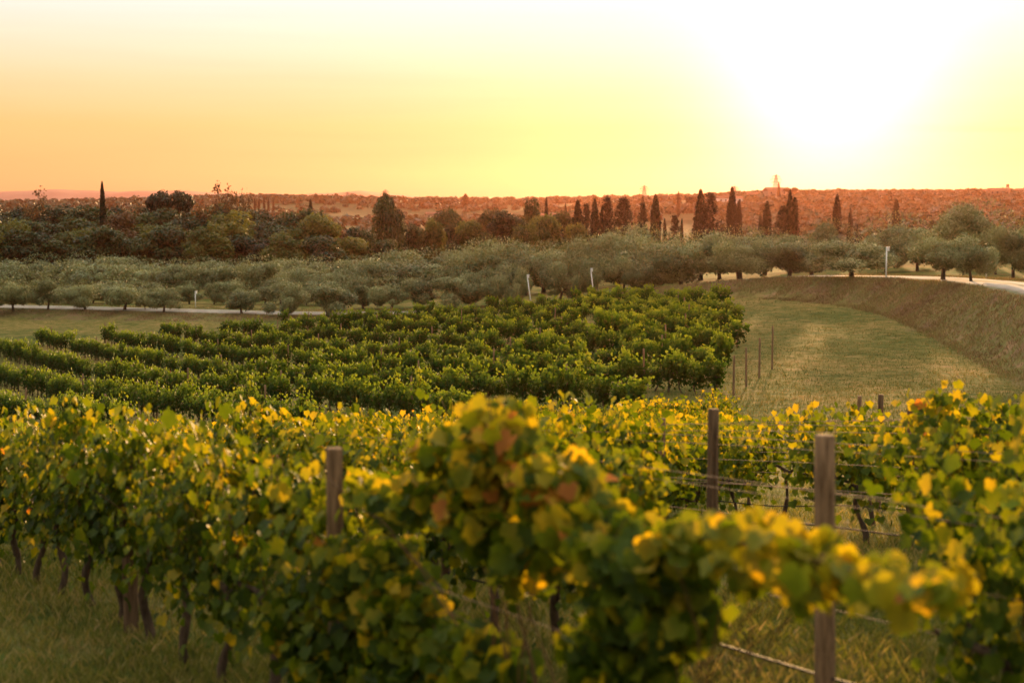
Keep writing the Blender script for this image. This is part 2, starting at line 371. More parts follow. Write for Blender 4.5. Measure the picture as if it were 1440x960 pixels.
aa = N(t, 'ShaderNodeAttribute', attribute_name='across'); ab = N(t, 'ShaderNodeMath', operation='ABSOLUTE'); L(t, aa.outputs['Fac'], ab.inputs[0])
g2 = N(t, 'ShaderNodeNewGeometry'); n2 = N(t, 'ShaderNodeTexNoise'); n2.inputs['Scale'].default_value = .8; n2.inputs['Detail'].default_value = 5; L(t, g2.outputs['Position'], n2.inputs['Vector'])
n3 = N(t, 'ShaderNodeMath', operation='MULTIPLY_ADD'); n3.inputs[1].default_value = .9; n3.inputs[2].default_value = -.45; L(t, n2.outputs[0], n3.inputs[0])
a3 = N(t, 'ShaderNodeMath', operation='ADD'); L(t, ab.outputs[0], a3.inputs[0]); L(t, n3.outputs[0], a3.inputs[1])
dv = N(t, 'ShaderNodeMath', operation='DIVIDE'); dv.inputs[1].default_value = 2.7; L(t, a3.outputs[0], dv.inputs[0])
rr_ = N(t, 'ShaderNodeValToRGB'); set_ramp(rr_, [(.0, (.55, .62, .40)), (.12, (.8, .8, .7)), (.25, (1.1, 1.08, 1.05)), (.55, (1.1, 1.08, 1.05)), (.75, (.85, .82, .75)), (.88, (.45, .50, .28))]); L(t, dv.outputs[0], rr_.inputs[0])
mm = N(t, 'ShaderNodeVectorMath', operation='MULTIPLY'); L(t, src, mm.inputs[0]); L(t, rr_.outputs[0], mm.inputs[1]); L(t, mm.outputs[0], pr.inputs['Base Color'])
tag(obj('gravel_road', rm, M_road), kind='structure')

# distant mountains
def ridge(name, Y0, pts, mat, depth=1500):
    rg = np.random.default_rng(int(Y0)); xs = np.linspace(-.62, .62, 260)
    px = np.array([p[0] for p in pts]); py = np.array([p[1] for p in pts])
    V = []; F_ = []
    for i, tt in enumerate(xs):
        y = np.interp(720 + tt * F, px, py) + math.sin(i * .31) * .5 + math.sin(i * .97 + 1) * .3
        h = (290 - y) / F * Y0
        prof = [(-depth, -60), (-depth * .5, h * .35 - 12), (-depth * .2, h * .8 - 3), (0, h), (depth * .4, h * .6 - 8), (depth, -60)]
        for dy, z in prof:
            yy = Y0 + dy + math.sin(i * .2) * 60 * (dy != 0); V.append((tt * yy, yy, z))
    m_ = len(prof)
    for i in range(len(xs) - 1):
        for j in range(m_ - 1): F_.append((i * m_ + j, (i + 1) * m_ + j, (i + 1) * m_ + j + 1, i * m_ + j + 1))
    me = mesh(name, V, np.array(F_), True)
    return tag(obj(name, me, mat), kind='structure')
M_mount = noise_mat('dry_mountain', (.13, .11, .09), (.20, .17, .14), .004, 1)
ridge('distant_mountains', 8000, [(-600, 270), (0, 271), (90, 266), (170, 270), (260, 268), (330, 272), (420, 274), (470, 271), (510, 268), (560, 274), (640, 282), (900, 290), (2200, 290)], M_mount)

# ------------------------------------------------------------------ leaves
def tmpl(level):
    if level == 'hi':
        h = [(0.0, .05), (.13, -.12), (.36, -.12), (.50, .06), (.48, .20), (.60, .40), (.52, .60), (.36, .62), (.20, .82), (0.0, .95)]
        o_ = h + [(-x, y) for x, y in h[-2:0:-1]]
        V = [(0, .32, 0)] + [(x, y, .28 * abs(x) - .22 * (y - .3) ** 2 + (.03 if i % 2 else -.03)) for i, (x, y) in enumerate(o_)]
        n = len(o_); Fc = [(0, 1 + i, 1 + (i + 1) % n) for i in range(n)]
    elif level == 'mid':
        o_ = [(0, .0), (.42, -.08), (.58, .42), (0, .95), (-.58, .42), (-.42, -.08)]
        V = [(0, .35, 0)] + [(x, y, .25 * abs(x) - .2 * (y - .3) ** 2) for x, y in o_]
        Fc = [(0, 1 + i, 1 + (i + 1) % 6) for i in range(6)]
    elif level == 'low':
        V = [(0, 0, 0), (.55, .4, .15), (0, .95, 0), (-.55, .4, .15)]; Fc = [(0, 1, 2), (0, 2, 3)]
    else:                                                     # slender sprig
        V = [(0, 0, 0), (.22, .5, .05), (0, 1, 0), (-.22, .5, .05)]; Fc = [(0, 1, 2), (0, 2, 3)]
    return np.array(V, float), np.array(Fc)
TM = {k: tmpl(k) for k in ('hi', 'mid', 'low', 'sprig')}
def unit(a): return a / (np.linalg.norm(a, axis=-1, keepdims=True) + 1e-9)
def leaf_arrays(P, Nn, D, S, tint, level):
    Tv, Tf = TM[level]; n = len(P)
    Nn = unit(Nn); D = unit(D - (D * Nn).sum(1, keepdims=True) * Nn); X_ = np.cross(D, Nn)
    V = P[:, None] + S[:, None, None] * (Tv[None, :, 0:1] * X_[:, None] + (Tv[None, :, 1:2] - .3) * D[:, None] + Tv[None, :, 2:3] * Nn[:, None])
    Fc = Tf[None] + (np.arange(n) * len(Tv))[:, None, None]
    return V.reshape(-1, 3), Fc.reshape(-1, 3), np.repeat(tint, len(Tv))

# ------------------------------------------------------------------ grapevines
def vine_points(rng, shoots=12, h=1.95, width=1.0, base=.82, gap=.055, lateral=1.6, droop=.25, spread=.12):
    """leaf positions along shoots of one vine: local x runs along the row"""
    P = []; canes = []; short = set(rng.integers(0, shoots, 3).tolist())
    for s in range(shoots):
        if rng.random() < .07: continue
        x0 = (s + .5) / shoots * width - width / 2 + rng.normal() * .04
        p = np.array([x0, rng.normal() * .03, base + rng.normal() * .04])
        top = h + rng.normal() * .10 - (.22 if s in short else 0)
        d = np.array([rng.normal() * .16, rng.normal() * .16, 1.0]); ln = (top - base) * (1.0 if rng.random() < .8 else 1.08)
        pts = [p.copy()]; steps = int(ln / .07)
        side = rng.choice([-1, 1])
        for k in range(steps):
            f = k / steps
            d = d + rng.normal(size=3) * .09 + np.array([0, side * spread * .10, -droop * .12 * (f > .55) * 2])
            if p[2] > top: d = d + np.array([rng.normal() * .1, side * .12, -.35])
            d = d / np.linalg.norm(d); p = p + d * .07; pts.append(p.copy())
        canes.append(np.array(pts))
        for k, q in enumerate(pts):
            m_ = rng.poisson(.07 / gap * lateral)
            for _ in range(m_):
                r_ = abs(rng.normal()) * .10 + .04; a = rng.random() * 2 * math.pi
                P.append(q + np.array([math.cos(a) * r_ * .8, math.sin(a) * r_ * 1.35, rng.normal() * .06 - .02]))
    # low hanging leaves below the cordon
    for _ in range(int(26 * lateral)):
        P.append(np.array([rng.uniform(-width / 2, width / 2), rng.normal() * .16, base - abs(rng.normal()) * .25]))
    return np.array(P), canes
def vine_leaves(rng, P, size, level, tbase=.42, tz=.30, h=1.95, base=.8, spread=.16):
    n = len(P)
    side = np.sign(P[:, 1] + rng.normal(size=n) * .08)
    Nn = np.stack([rng.normal(size=n) * .45, side * (.9 + .2 * rng.random(n)), .45 + rng.normal(size=n) * .45], 1)
    D = np.stack([rng.normal(size=n) * .45, side * .25, -1 + rng.normal(size=n) * .35], 1)
    S = size * np.clip(1 + rng.normal(size=n) * .22, .45, 1.5)
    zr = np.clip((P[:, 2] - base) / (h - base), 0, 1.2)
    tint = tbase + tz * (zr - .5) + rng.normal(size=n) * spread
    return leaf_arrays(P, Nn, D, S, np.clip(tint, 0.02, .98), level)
def trunk_mesh(rng, name='trunk', base=.82, n=10, width=1.0, hgt=.82):
    mb = MB(); k = 8
    lean = rng.normal() * .16; ph = rng.random() * 6
    pts = [(math.sin(ph + i * .8) * .045 + lean * i / k, math.cos(ph * 2 + i * .9) * .035, -.05 + (hgt + .05) * i / k) for i in range(k + 1)]
    rad = [.042 - .016 * i / k + rng.normal() * .006 for i in range(k + 1)]; rad[0] = .055; rad[-1] = .036
    mb.tube(pts, rad, n)
    for s in (-1, 1):
        q = [np.array(pts[-1]) + np.array([0, 0, -.03])]
        for i in range(1, 6): q.append(q[0] + np.array([s * width * .5 * i / 5, rng.normal() * .012, .05 * math.sin(i / 5 * 2.2) + rng.normal() * .008]))
        mb.tube(q, [.032, .028, .024, .021, .018, .014], max(5, n - 3))
    return mb.mesh(name, True)
def canes_mesh(canes, name='canes', r=.0045, n=4, every=2):
    mb = MB()
    for c in canes:
        q = c[::every]
        if len(q) > 2: mb.tube(q, np.linspace(r, r * .5, len(q)), n, cap=False)
    return mb.mesh(name, True)
U = np.array([-.5390, .8423])                                 # direction of the vine rows
RZ = math.atan2(U[1], U[0])
KR = -U[0] / U[1]
def grapes(rng, parent, n, width=.8):
    for i in range(n):
        mb = MB(); L_ = .15 + rng.random() * .05
        for k in range(34):
            f = k / 34; a = k * 2.4; r_ = .045 * (1 - f) ** .6 + .004
            c_ = np.array([math.cos(a) * r_, math.sin(a) * r_, -f * L_]); rad = .0095
            ph = [(0, 0, 1), (1, 0, 0), (0, 1, 0), (-1, 0, 0), (0, -1, 0), (0, 0, -1)]
            mb.add(c_ + np.array(ph) * rad, [(0, 1, 2), (0, 2, 3), (0, 3, 4), (0, 4, 1), (5, 2, 1), (5, 3, 2), (5, 4, 3), (5, 1, 4)])
        obj('grape_cluster', mb.mesh('grape_cluster', True), M_grape, parent, (rng.uniform(-width / 2, width / 2), rng.normal() * .08, .80 + rng.random() * .1))
def make_vine(seed, level, h=1.95, mat=None, size=.125, shoots=12, gap=.055, lateral=1.6, tb=.45, tz=.30, ts=.17, fruit=0, base=.82, width=1.0):
    rng = np.random.default_rng(seed)
    root = thing('grapevine', (0, 0, 0))
    P, canes = vine_points(rng, shoots, h, width, base, gap, lateral)
    V, F_, T = vine_leaves(rng, P, size, level, tb, tz, h, base, ts)
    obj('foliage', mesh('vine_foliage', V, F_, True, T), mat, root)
    obj('trunk', trunk_mesh(rng, 'vine_trunk', base, 10 if level == 'hi' else 6, width), M_bark, root)
    if level == 'hi':
        obj('canes', canes_mesh(canes, 'vine_canes'), M_cane, root)
        if fruit: grapes(rng, root, fruit)
    return root
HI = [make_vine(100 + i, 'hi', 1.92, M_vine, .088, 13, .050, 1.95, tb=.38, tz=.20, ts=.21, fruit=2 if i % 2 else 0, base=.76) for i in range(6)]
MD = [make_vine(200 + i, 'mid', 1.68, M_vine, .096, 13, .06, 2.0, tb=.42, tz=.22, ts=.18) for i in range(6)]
BK = [make_vine(300 + i, 'mid', 1.62, M_vine_mid, .120, 11, .07, 2.3, tb=.30, tz=.62, ts=.12, base=.72, width=.78) for i in range(6)]  # steep tint rise: new growth on top, with lit tops and shaded flanks painted in
used = set()
ORD = ['first', 'second', 'third', 'fourth', 'fifth', 'sixth', 'seventh', 'eighth', 'ninth', 'tenth', 'eleventh', 'twelfth', 'thirteenth', 'fourteenth', 'fifteenth',
       'sixteenth', 'seventeenth', 'eighteenth', 'nineteenth', 'twentieth']
def ordn(i):
    if i < 20: return ORD[i]
    tens = {2: 'twenty', 3: 'thirty', 4: 'forty', 5: 'fifty'}[i // 10 if (i + 1) % 10 else (i + 1) // 10 - 0] if (i + 1) % 10 else None
    if tens: return tens + '-' + ORD[(i + 1) % 10 - 1]
    return {30: 'thirtieth', 40: 'fortieth', 50: 'fiftieth'}[i + 1]
def place(pool, k, loc, rz, scale, label=None, group=None, cat=None):
    src = pool[k % len(pool)]
    if src.name not in used:
        used.add(src.name); src.location = loc; src.rotation_euler = (0, 0, rz); src.scale = scale
        tag(src, label, cat, group); return src
    return copy_tree(src, loc, rz, scale, label, group, cat)

c0 = -3.3; DC = 3.07
ROWNAMES = ['nearest', 'second', 'third', 'fourth', 'fifth', 'sixth', 'seventh', 'eighth', 'ninth', 'tenth', 'eleventh', 'twelfth']
def row_at_px(c, px):                                          # (x, y) of a row line where the photo column px crosses it
    t = (px - 720) / F; Y = (c + 12.3 * KR) / (t + KR); return t * Y, Y
rngV = np.random.default_rng(11)
# near block: rows 0..11.  each entry of GAPS: photo-column ranges where the row has no canopy
GAPS = {0: [(452, 5000)], 1: [(900, 1335)], 2: [(885, 1165), (1255, 1345)], 3: [(960, 1085), (1125, 1200), (1245, 1325)], 4: [(1000, 1020), (1085, 1130)], 5: [(1115, 1180), (1300, 1340)]}
LIMR = {0: 452, 1: 1700, 2: 1700, 3: 1700, 4: 1700, 5: 1700}
cands = []
for r in range(12):
    c = c0 + DC * r
    step = .92
    xr, yr = row_at_px(c, LIMR.get(r, 1020))
    s = 0.0
    while True:
        x = xr + U[0] * s; y = yr + U[1] * s
        s += step
        if y > 45: break
        px = 720 + F * x / y
        if px < -160: break
        if any(a < px < b for a, b in GAPS.get(r, [])): continue
        if r > 1 and rngV.random() < .04: continue
        cands.append(dict(r=r, x=x, y=y, px=px, blk=1))
# far block
EDGE = lambda Y: float(np.interp(Y, [50, 57, 70, 90, 110, 125], [6.8, 8.2, 11.0, 14.6, 17.5, 18.2]))
def yfar(X): return float(np.interp(X, [-90, -40, -30, -12, 5, 18], [133, 133, 137, 139, 135, 124]))
far_rows = []
for r in range(7, 24):
    c = c0 + DC * 8 + 6.4 * (r - 8) - 2.0
    row = []
    Yv = 54.0 + rngV.random()
    while Yv < 141:
        x = c + (12.3 - Yv) * KR
        Yv += 1.0 * U[1] * (1 + rngV.normal() * .05)
        if x > EDGE(Yv) or Yv > yfar(x) or x / Yv < -.40 or x / Yv > .40: continue
        if rngV.random() < (.05 if x < 4 else .09): continue
        row.append((x, Yv))
    far_rows.append((r, row))
for r, row in far_rows:
    for x, y in row: cands.append(dict(r=r, x=x, y=y, px=720 + F * x / y, blk=2))
def score(d):
    # size in the picture, less for what stands behind the crest of the slope
    vis = 1.0
    if d['blk'] == 2:
        z = z1(d['x'], d['y']) + 1.7
        if 290 - z / d['y'] * F > 566: vis = .02
    if d['px'] < -60 or d['px'] > 1500: vis = .01
    return vis / d['y']
cands.sort(key=score, reverse=True)
hidden_cut = [d for d in cands if score(d) > .02 / 30 + 1e-6 or d['blk'] == 1]
LIMV = 286
isin = lambda d: -25 < d['px'] < (1465 if d['r'] > 1 else 1720)
inside = [d for d in hidden_cut if isin(d)]
ind = inside[:LIMV]; rest = inside[LIMV:] + [d for d in hidden_cut if not isin(d) and d['y'] > 9]
ind.sort(key=lambda d: (d['blk'], d['r'], d['px']))
cnt = {}
for d in ind:
    key = (d['blk'], d['r']); cnt[key] = cnt.get(key, 0) + 1
seen = {}
for i, d in enumerate(ind):
    key = (d['blk'], d['r']); j = seen.get(key, 0); seen[key] = j + 1
    x, y = d['x'] + rngV.normal() * .03, d['y'] + rngV.normal() * .03
    z = z1(x, y) - .02
    sc = 1 + rngV.normal() * .05
    flip = math.pi if rngV.random() < .5 else 0
    if d['blk'] == 1:
        pool = HI if y < 17.5 else MD
        hs = sc
        if d['r'] == 1 and d['px'] > 1290: hs = 1.13
        if d['r'] == 3 and 1080 < d['px'] < 1130: hs = .66
        rn = ROWNAMES[d['r']]
        if d['r'] <= 5:
            look = 'tall leafy yellow-green grapevine' if hs > 1.03 else ('shorter yellow-green grapevine' if hs < .95 else 'leafy yellow-green grapevine')
            lab = f"{look} in the {rn} vine row from the camera, {ordn(j)} from the left"
        else:
            lab = f"yellow-topped grapevine of the {rn} vine row in the near block"
        place(pool, int(rngV.integers(6)), (x, y, z), RZ + flip, (1, 1, hs), lab, f'grapevines of the {rn} row in the near block', 'grapevine')
    else:
        lab = f"dark green grapevine at the right front of the lower vineyard block" if d['px'] > 900 else (
              "dark green grapevine in the front rows at the middle of the lower vineyard block" if d['px'] > 450 else "dark green grapevine in the front rows at the left of the lower vineyard block")
        grp = 'front row grapevines of the lower block ' + ('at right' if d['px'] > 900 else ('in the middle' if d['px'] > 450 else 'at left'))
        place(BK, int(rngV.integers(6)), (x, y, z), RZ + flip, (1.05 + rngV.normal() * .08, .95, sc * (1.0 + rngV.normal() * .12)), lab, grp, 'grapevine')
# rest of the vineyard as one mass
Vs, Fs_, Ts, off = [], [], [], 0
lowV = []
for i in range(8):
    rng = np.random.default_rng(400 + i)
    P, _c = vine_points(rng, 10, 1.62, .85, .72, .075, 2.3)
    V_, F_, T_ = vine_leaves(rng, P, .155, 'low', .30, .62, 1.62, .72, .07)  # same rise: pale new growth plus light tops and shaded flanks put into tint
    mb = MB(); mb.tube([(0, 0, -.05), (.02, 0, .4), (0, 0, .85)], [.05, .04, .035], 4)
    lowV.append((V_, F_, T_, mb))
Vb, Fb, ob = [], [], 0
for d in rest:
    V_, F_, T_, mb = lowV[int(rngV.integers(8))]
    a = RZ + (math.pi if rngV.random() < .5 else 0); ca, sa = math.cos(a), math.sin(a)
    x, y = d['x'] + rngV.normal() * .04, d['y'] + rngV.normal() * .04; z = z1(x, y) - .02; sc = 1.0 + rngV.normal() * .14
    # the upper right corner is planted with younger, thinner vines
    thin = 1.0
    keep = slice(None)
    Q = V_ * np.array([1.08 + rngV.normal() * .08, .95, sc])
    Q = np.stack([Q[:, 0] * ca - Q[:, 1] * sa + x, Q[:, 0] * sa + Q[:, 1] * ca + y, Q[:, 2] + z], 1)
    Vs.append(Q); Fs_.append(F_ + off); Ts.append(np.clip(T_ + rngV.normal() * .05 + (.12 if (d['px'] > 820 and y > 95) else 0), .02, .98)); off += len(Q)
    tv = np.concatenate(mb.V); Vb.append(tv + (x, y, z)); Fb.append((np.concatenate(mb.F3) + ob, np.concatenate(mb.F4) + ob)); ob += len(tv)
far_fol = mesh('vineyard_rows', np.concatenate(Vs), np.concatenate(Fs_), True, np.concatenate(Ts))
vy = thing('vineyard_rows', (0, 0, 0)); vy['kind'] = 'stuff'; vy['label'] = 'rows of green vines covering the rest of the lower vineyard block'; vy['category'] = 'vineyard'
fo = obj('foliage', far_fol, M_vine_mid, vy)
tk = obj('trunks', mesh('vine_trunks', np.concatenate(Vb), [np.concatenate([f[0] for f in Fb]), np.concatenate([f[1] for f in Fb])], True), M_bark, vy)
fo['kind'] = 'stuff'; tk['kind'] = 'stuff'

# ---- the nearest row, right of its post: big vines shaped by hand, all within the row's own plane
def free_vine(name, label, blobs, size=.090, tb=.5, seed=1, trunk_px=None, ts=.21, dens=1.75, c=c0, canes=None, cover=None):
    rng = np.random.default_rng(seed)
    PP = []
    for (px, py, rx, ry, k) in blobs:
        x, y = row_at_px(c, px); z = ztop(py, y)
        n = int(k * dens)
        q = rng.normal(size=(n, 3)); q = q / np.linalg.norm(q, axis=1, keepdims=True) * (rng.random((n, 1)) ** .45)
        # px spans along the row
        along = rx / F * y / .90; up = ry / F * y
        loc = np.stack([x + U[0] * q[:, 0] * along - U[1] * q[:, 1] * .26 * -1, y + U[1] * q[:, 0] * along - U[0] * q[:, 1] * .26, z + q[:, 2] * up], 1)
        PP.append(loc)
    P = np.concatenate(PP)
    bx, by = row_at_px(c, trunk_px); bz = z1(bx, by)
    root = thing('grapevine', (bx, by, bz), 0, label, 'grapevine', 'grapevines of the nearest row')
    n = len(P)
    Nn = np.stack([rng.normal(size=n) * .6, -.75 + rng.normal(size=n) * .55, .45 + rng.normal(size=n) * .5], 1)
    D = np.stack([rng.normal(size=n) * .5, rng.normal(size=n) * .3, -1 + rng.normal(size=n) * .4], 1)
    S = size * np.clip(1 + rng.normal(size=n) * .22, .5, 1.5)
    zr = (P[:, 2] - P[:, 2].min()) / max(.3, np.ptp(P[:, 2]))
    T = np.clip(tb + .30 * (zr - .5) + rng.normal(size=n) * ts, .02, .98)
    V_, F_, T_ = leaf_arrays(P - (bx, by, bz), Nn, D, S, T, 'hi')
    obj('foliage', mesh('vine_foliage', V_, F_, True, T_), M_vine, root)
    tr = obj('trunk', trunk_mesh(rng, 'vine_trunk', .82, 10, .9, .95), M_bark, root); tr.rotation_euler = (0, 0, RZ)
    mb = MB()
    if cover:
        q = []
        for f in np.linspace(0, 1, 24):
            px = cover[0][0] + (cover[-1][0] - cover[0][0]) * f; py = float(np.interp(px, [a_[0] for a_ in cover], [a_[1] for a_ in cover]))
            x, y = row_at_px(c, px); q.append(np.array([x - bx, y - by, ztop(py, y) - bz]) + rng.normal(size=3) * .006)
        mb.tube(q, np.linspace(.009, .004, len(q)), 6)
    for (px, py, rx, ry, k) in blobs:
        x, y = row_at_px(c, px); z = ztop(py, y); e = np.array([x - bx, y - by, z - bz])
        st = np.array([0, 0, .95]) + np.array([U[0], U[1], 0]) * rng.normal() * .2
        for _ in range(1):
            e2 = e + rng.normal(size=3) * (.15, .1, .15)
            q = [st + (e2 - st) * f + np.array([0, 0, .16 * math.sin(f * math.pi)]) + rng.normal(size=3) * .01 for f in np.linspace(0, 1, 9)]
            mb.tube(q, np.linspace(.005, .0025, 9), 5, cap=False)
    obj('canes', mb.mesh('vine_canes', True), M_cane, root)
    return root
free_vine('grapevine', 'bushy green grapevine in front of the square post, bottom left of centre',
          [(500, 830, 75, 55, 190), (420, 900, 70, 70, 170), (570, 880, 95, 80, 300), (660, 940, 75, 55, 150), (540, 790, 55, 28, 70), (470, 980, 110, 80, 260), (620, 1010, 120, 90, 260), (700, 960, 45, 30, 40)],
          tb=.40, seed=21, trunk_px=560)
free_vine('grapevine', 'tall yellow-topped blurred grapevine rising highest in the middle of the nearest row',
          [(690, 590, 40, 30, 26), (730, 612, 45, 24, 26), (640, 640, 50, 38, 60), (700, 660, 70, 50, 130), (610, 705, 60, 45, 90), (690, 730, 95, 55, 190), (790, 690, 60, 50, 110), (830, 745, 50, 40, 70), (760, 780, 55, 40, 70), (520, 690, 26, 20, 12), (560, 715, 50, 35, 40), (735, 830, 22, 26, 10)],
          tb=.46, seed=22, trunk_px=735)
free_vine('grapevine', 'dark hanging grapevine with yellow top leaves, right of the tallest vine',
          [(880, 780, 75, 45, 110), (900, 850, 85, 60, 150), (870, 930, 85, 55, 130), (950, 800, 55, 45, 60), (960, 880, 40, 55, 45), (900, 1000, 100, 70, 130), (980, 760, 45, 30, 30)],
          tb=.38, seed=23, trunk_px=900)
free_vine('grapevine', 'long yellow leafy shoot reaching right across the round post in the nearest row',
          [(1015, 765, 42, 40, 22), (1070, 800, 34, 50, 16), (1045, 745, 20, 22, 6), (1130, 790, 44, 30, 15), (1112, 760, 20, 24, 5), (1185, 826, 40, 44, 18), (1240, 825, 34, 30, 11), (1285, 850, 30, 40, 12), (1340, 842, 26, 28, 8), (1160, 850, 20, 30, 4)],
          tb=.58, seed=24, trunk_px=985, ts=.13, cover=[(985, 770), (1070, 775), (1150, 795), (1250, 822), (1350, 838)])

# two red vines in the far block
def red_vine(px, py_top, Y, label):
    rng = np.random.default_rng(int(px)); x = img(px, Y); z = z1(x, Y)
    root = thing('grapevine', (x, Y, z), RZ, label, 'grapevine')
    P, cn_ = vine_points(rng, 7, max(1.2, ztop(py_top, Y) - z), .8, .4, .09, 1.3)
    V_, F_, T_ = vine_leaves(rng, P, .16, 'mid', .5, .3, 1.8, .4)
    obj('foliage', mesh('vine_foliage', V_, F_, True, T_), M_vine_red, root)
    obj('trunk', trunk_mesh(rng, 'vine_trunk', .75, 6), M_bark, root)
red_vine(42, 516, 99, 'red-leaved grapevine between green rows at the far left edge')
red_vine(242, 543, 91, 'red-leaved grapevine at the foot of the green rows above the near block')

# ------------------------------------------------------------------ posts, wires, hoses
def post_mesh(h, r, square=False, seed=0, lean=(0, 0)):
    rng = np.random.default_rng(seed); mb = MB()
    if square:
        mb.tube([(0, 0, -.3), (lean[0] * .4, 0, h * .4), (lean[0], lean[1], h - .01), (lean[0], lean[1], h)], [r * 1.25, r * 1.22, r * 1.2, r * 1.12], 4)
    else:
        n = 9; pts = [(lean[0] * i / (n - 1), lean[1] * i / (n - 1), -.3 + (h + .3) * i / (n - 1)) for i in range(n)] + [(lean[0], lean[1], h + .006)]
        rad = [r * (1.06 - .08 * i / n) * (1 + rng.normal() * .015) for i in range(n)] + [r * .88]
        mb.tube(pts, rad, 14)
    return mb.mesh('post', not square)
def post(px, py_top, Y=None, c=None, r=.06, square=False, label='', lean=(0, 0), mat=None, group='posts of the near vine rows'):
    if c is not None: x, Y = row_at_px(c, px)
    else: x = img(px, Y)
    z = z1(x, Y); h = ztop(py_top, Y) - z
    o = obj('vineyard_post', post_mesh(h, r, square, int(px), lean), mat or M_post, None, (x, Y, z))
    o.rotation_euler = (0, 0, RZ + (.5 if square else 0))
    tag(o, label, 'post', group); return (x, Y, z, h)
cr_row = [c0 + DC * i for i in range(12)]
post(467, 632, c=cr_row[0], r=.055, square=True, label='square weathered grey post standing clear of the leaves left of centre')
post(172, 690, c=cr_row[0], r=.065, label='thick brown post at the foot of the left vine hedge above the grass', mat=M_postd)
post(1176, 617, c=cr_row[1], r=.064, label='thick round wooden post with pale flat top, the nearest at the right', lean=(.07, 0))
post(625, 600, c=cr_row[1], r=.04, label='thin grey post under the canopy of the second row, centre', mat=M_postd)
post(1006, 577, c=cr_row[2], r=.055, label='dark round post with wires, left of the nearest round post', mat=M_postd)
post(933, 590, c=cr_row[3], r=.048, label='slim grey post at the left end of the wires', mat=M_post)
post(1292, 570, c=cr_row[4], r=.058, label='dark leaning post beside the meadow at the right end of the wires', mat=M_postd, lean=(.06, 0))
post(1243, 556, c=cr_row[6] , r=.05, label='short dark post top showing against the meadow', mat=M_postd)
post(1213, 558, c=cr_row[6], r=.04, label='pale slim post beside the short dark post against the meadow', mat=M_post)
for i, (px, py, Y) in enumerate([(1088, 458, 70), (1070, 475, 66), (1052, 489, 62.5), (1034, 500, 59.6)]):
    post(px, py, Y, r=.048, label=['rightmost bare end post of the lower block, out in the meadow', 'second bare end post in from the meadow', 'leaning pale end post at the vine row end',
         'dark end post nearest the camera at the right of the lower block'][i], group='end posts of the lower vineyard block', lean=(.05 if i == 2 else 0, 0))
protos = [bpy.data.meshes.new_from_object] and [post_mesh(1.95, .045, False, 900 + i) for i in range(3)]
for pm in protos: pm.materials.append(M_post)
np_ = 0
for r, row in far_rows:                                         # one slim post every few vines of every row in the lower block
    for k, (x, y) in enumerate(row):
        if (k % 13 == 5) and np_ < 150:
            z = z1(x, y); px = 720 + F * x / y
            if 290 - (z + 1.8) / y * F > 566 or px < -10 or px > 1450: continue
            o = obj('vineyard_post', protos[np_ % 3], None, None, (x + .15, y - .1, z)); np_ += 1
            o.rotation_euler = (rngV.normal() * .025, rngV.normal() * .025, rngV.random() * 6)
            tag(o, 'slim grey trellis post among the vines of the lower block', 'post', 'trellis posts inside the lower block')
def wire(c, h0, label, r=.0022, name='trellis_wire', mat=M_wire, px0=1700, ymax=40, sag=.02, group=None, step=1.0):
    x, y = row_at_px(c, px0); pts = []; s = 0
    while y + U[1] * s < ymax:
        X_, Y_ = x + U[0] * s, y + U[1] * s
        pts.append((X_, Y_, zt(X_, Y_)[0] + h0 - sag * math.sin((s % 5) / 5 * math.pi) + (.02 * math.sin(s * 1.7) if name != 'trellis_wire' else 0))); s += step
    P = np.array(pts)
    # taut: smooth the ground bumps away
    if name == 'trellis_wire' and len(P) > 6:
        k = 5; pad = np.pad(P[:, 2], k, mode='reflect', reflect_type='odd'); P[:, 2] = np.convolve(pad, np.ones(2 * k + 1) / (2 * k + 1), 'valid')
    mb = MB(); mb.tube(P, r, 6)
    o = obj(name, mb.mesh(name, True), mat); tag(o, label, 'wire' if mat is M_wire else 'hose', group); return o
HN = {1: 'second', 2: 'third', 3: 'fourth', 4: 'fifth', 5: 'sixth'}
for r in range(1, 6):
    for h0, nm in ((1.72, 'top'), (1.28, 'middle'), (.98, 'lower')):
        wire(cr_row[r], h0, f'{nm} thin galvanised wire strung along the {HN[r]} vine row', r=.0022 + .0004 * r, ymax=24, group='trellis wires')
        if nm == 'top' and r < 4: wire(cr_row[r], h0 - .06, f'{nm} paired wire just under its twin along the {HN[r]} row', r=.002 + .0004 * r, ymax=24, group='trellis wires', sag=.05)
wire(cr_row[0], 1.35, 'thin wire along the nearest vine row behind the leaves', ymax=16, px0=900, group='trellis wires')
for r in range(1, 5):
    wire(cr_row[r], .52, f'black drip hose hanging low along the {HN[r]} vine row', r=.009, name='drip_hose', mat=M_hose, ymax=24, sag=.03, group='drip hoses', step=.5)

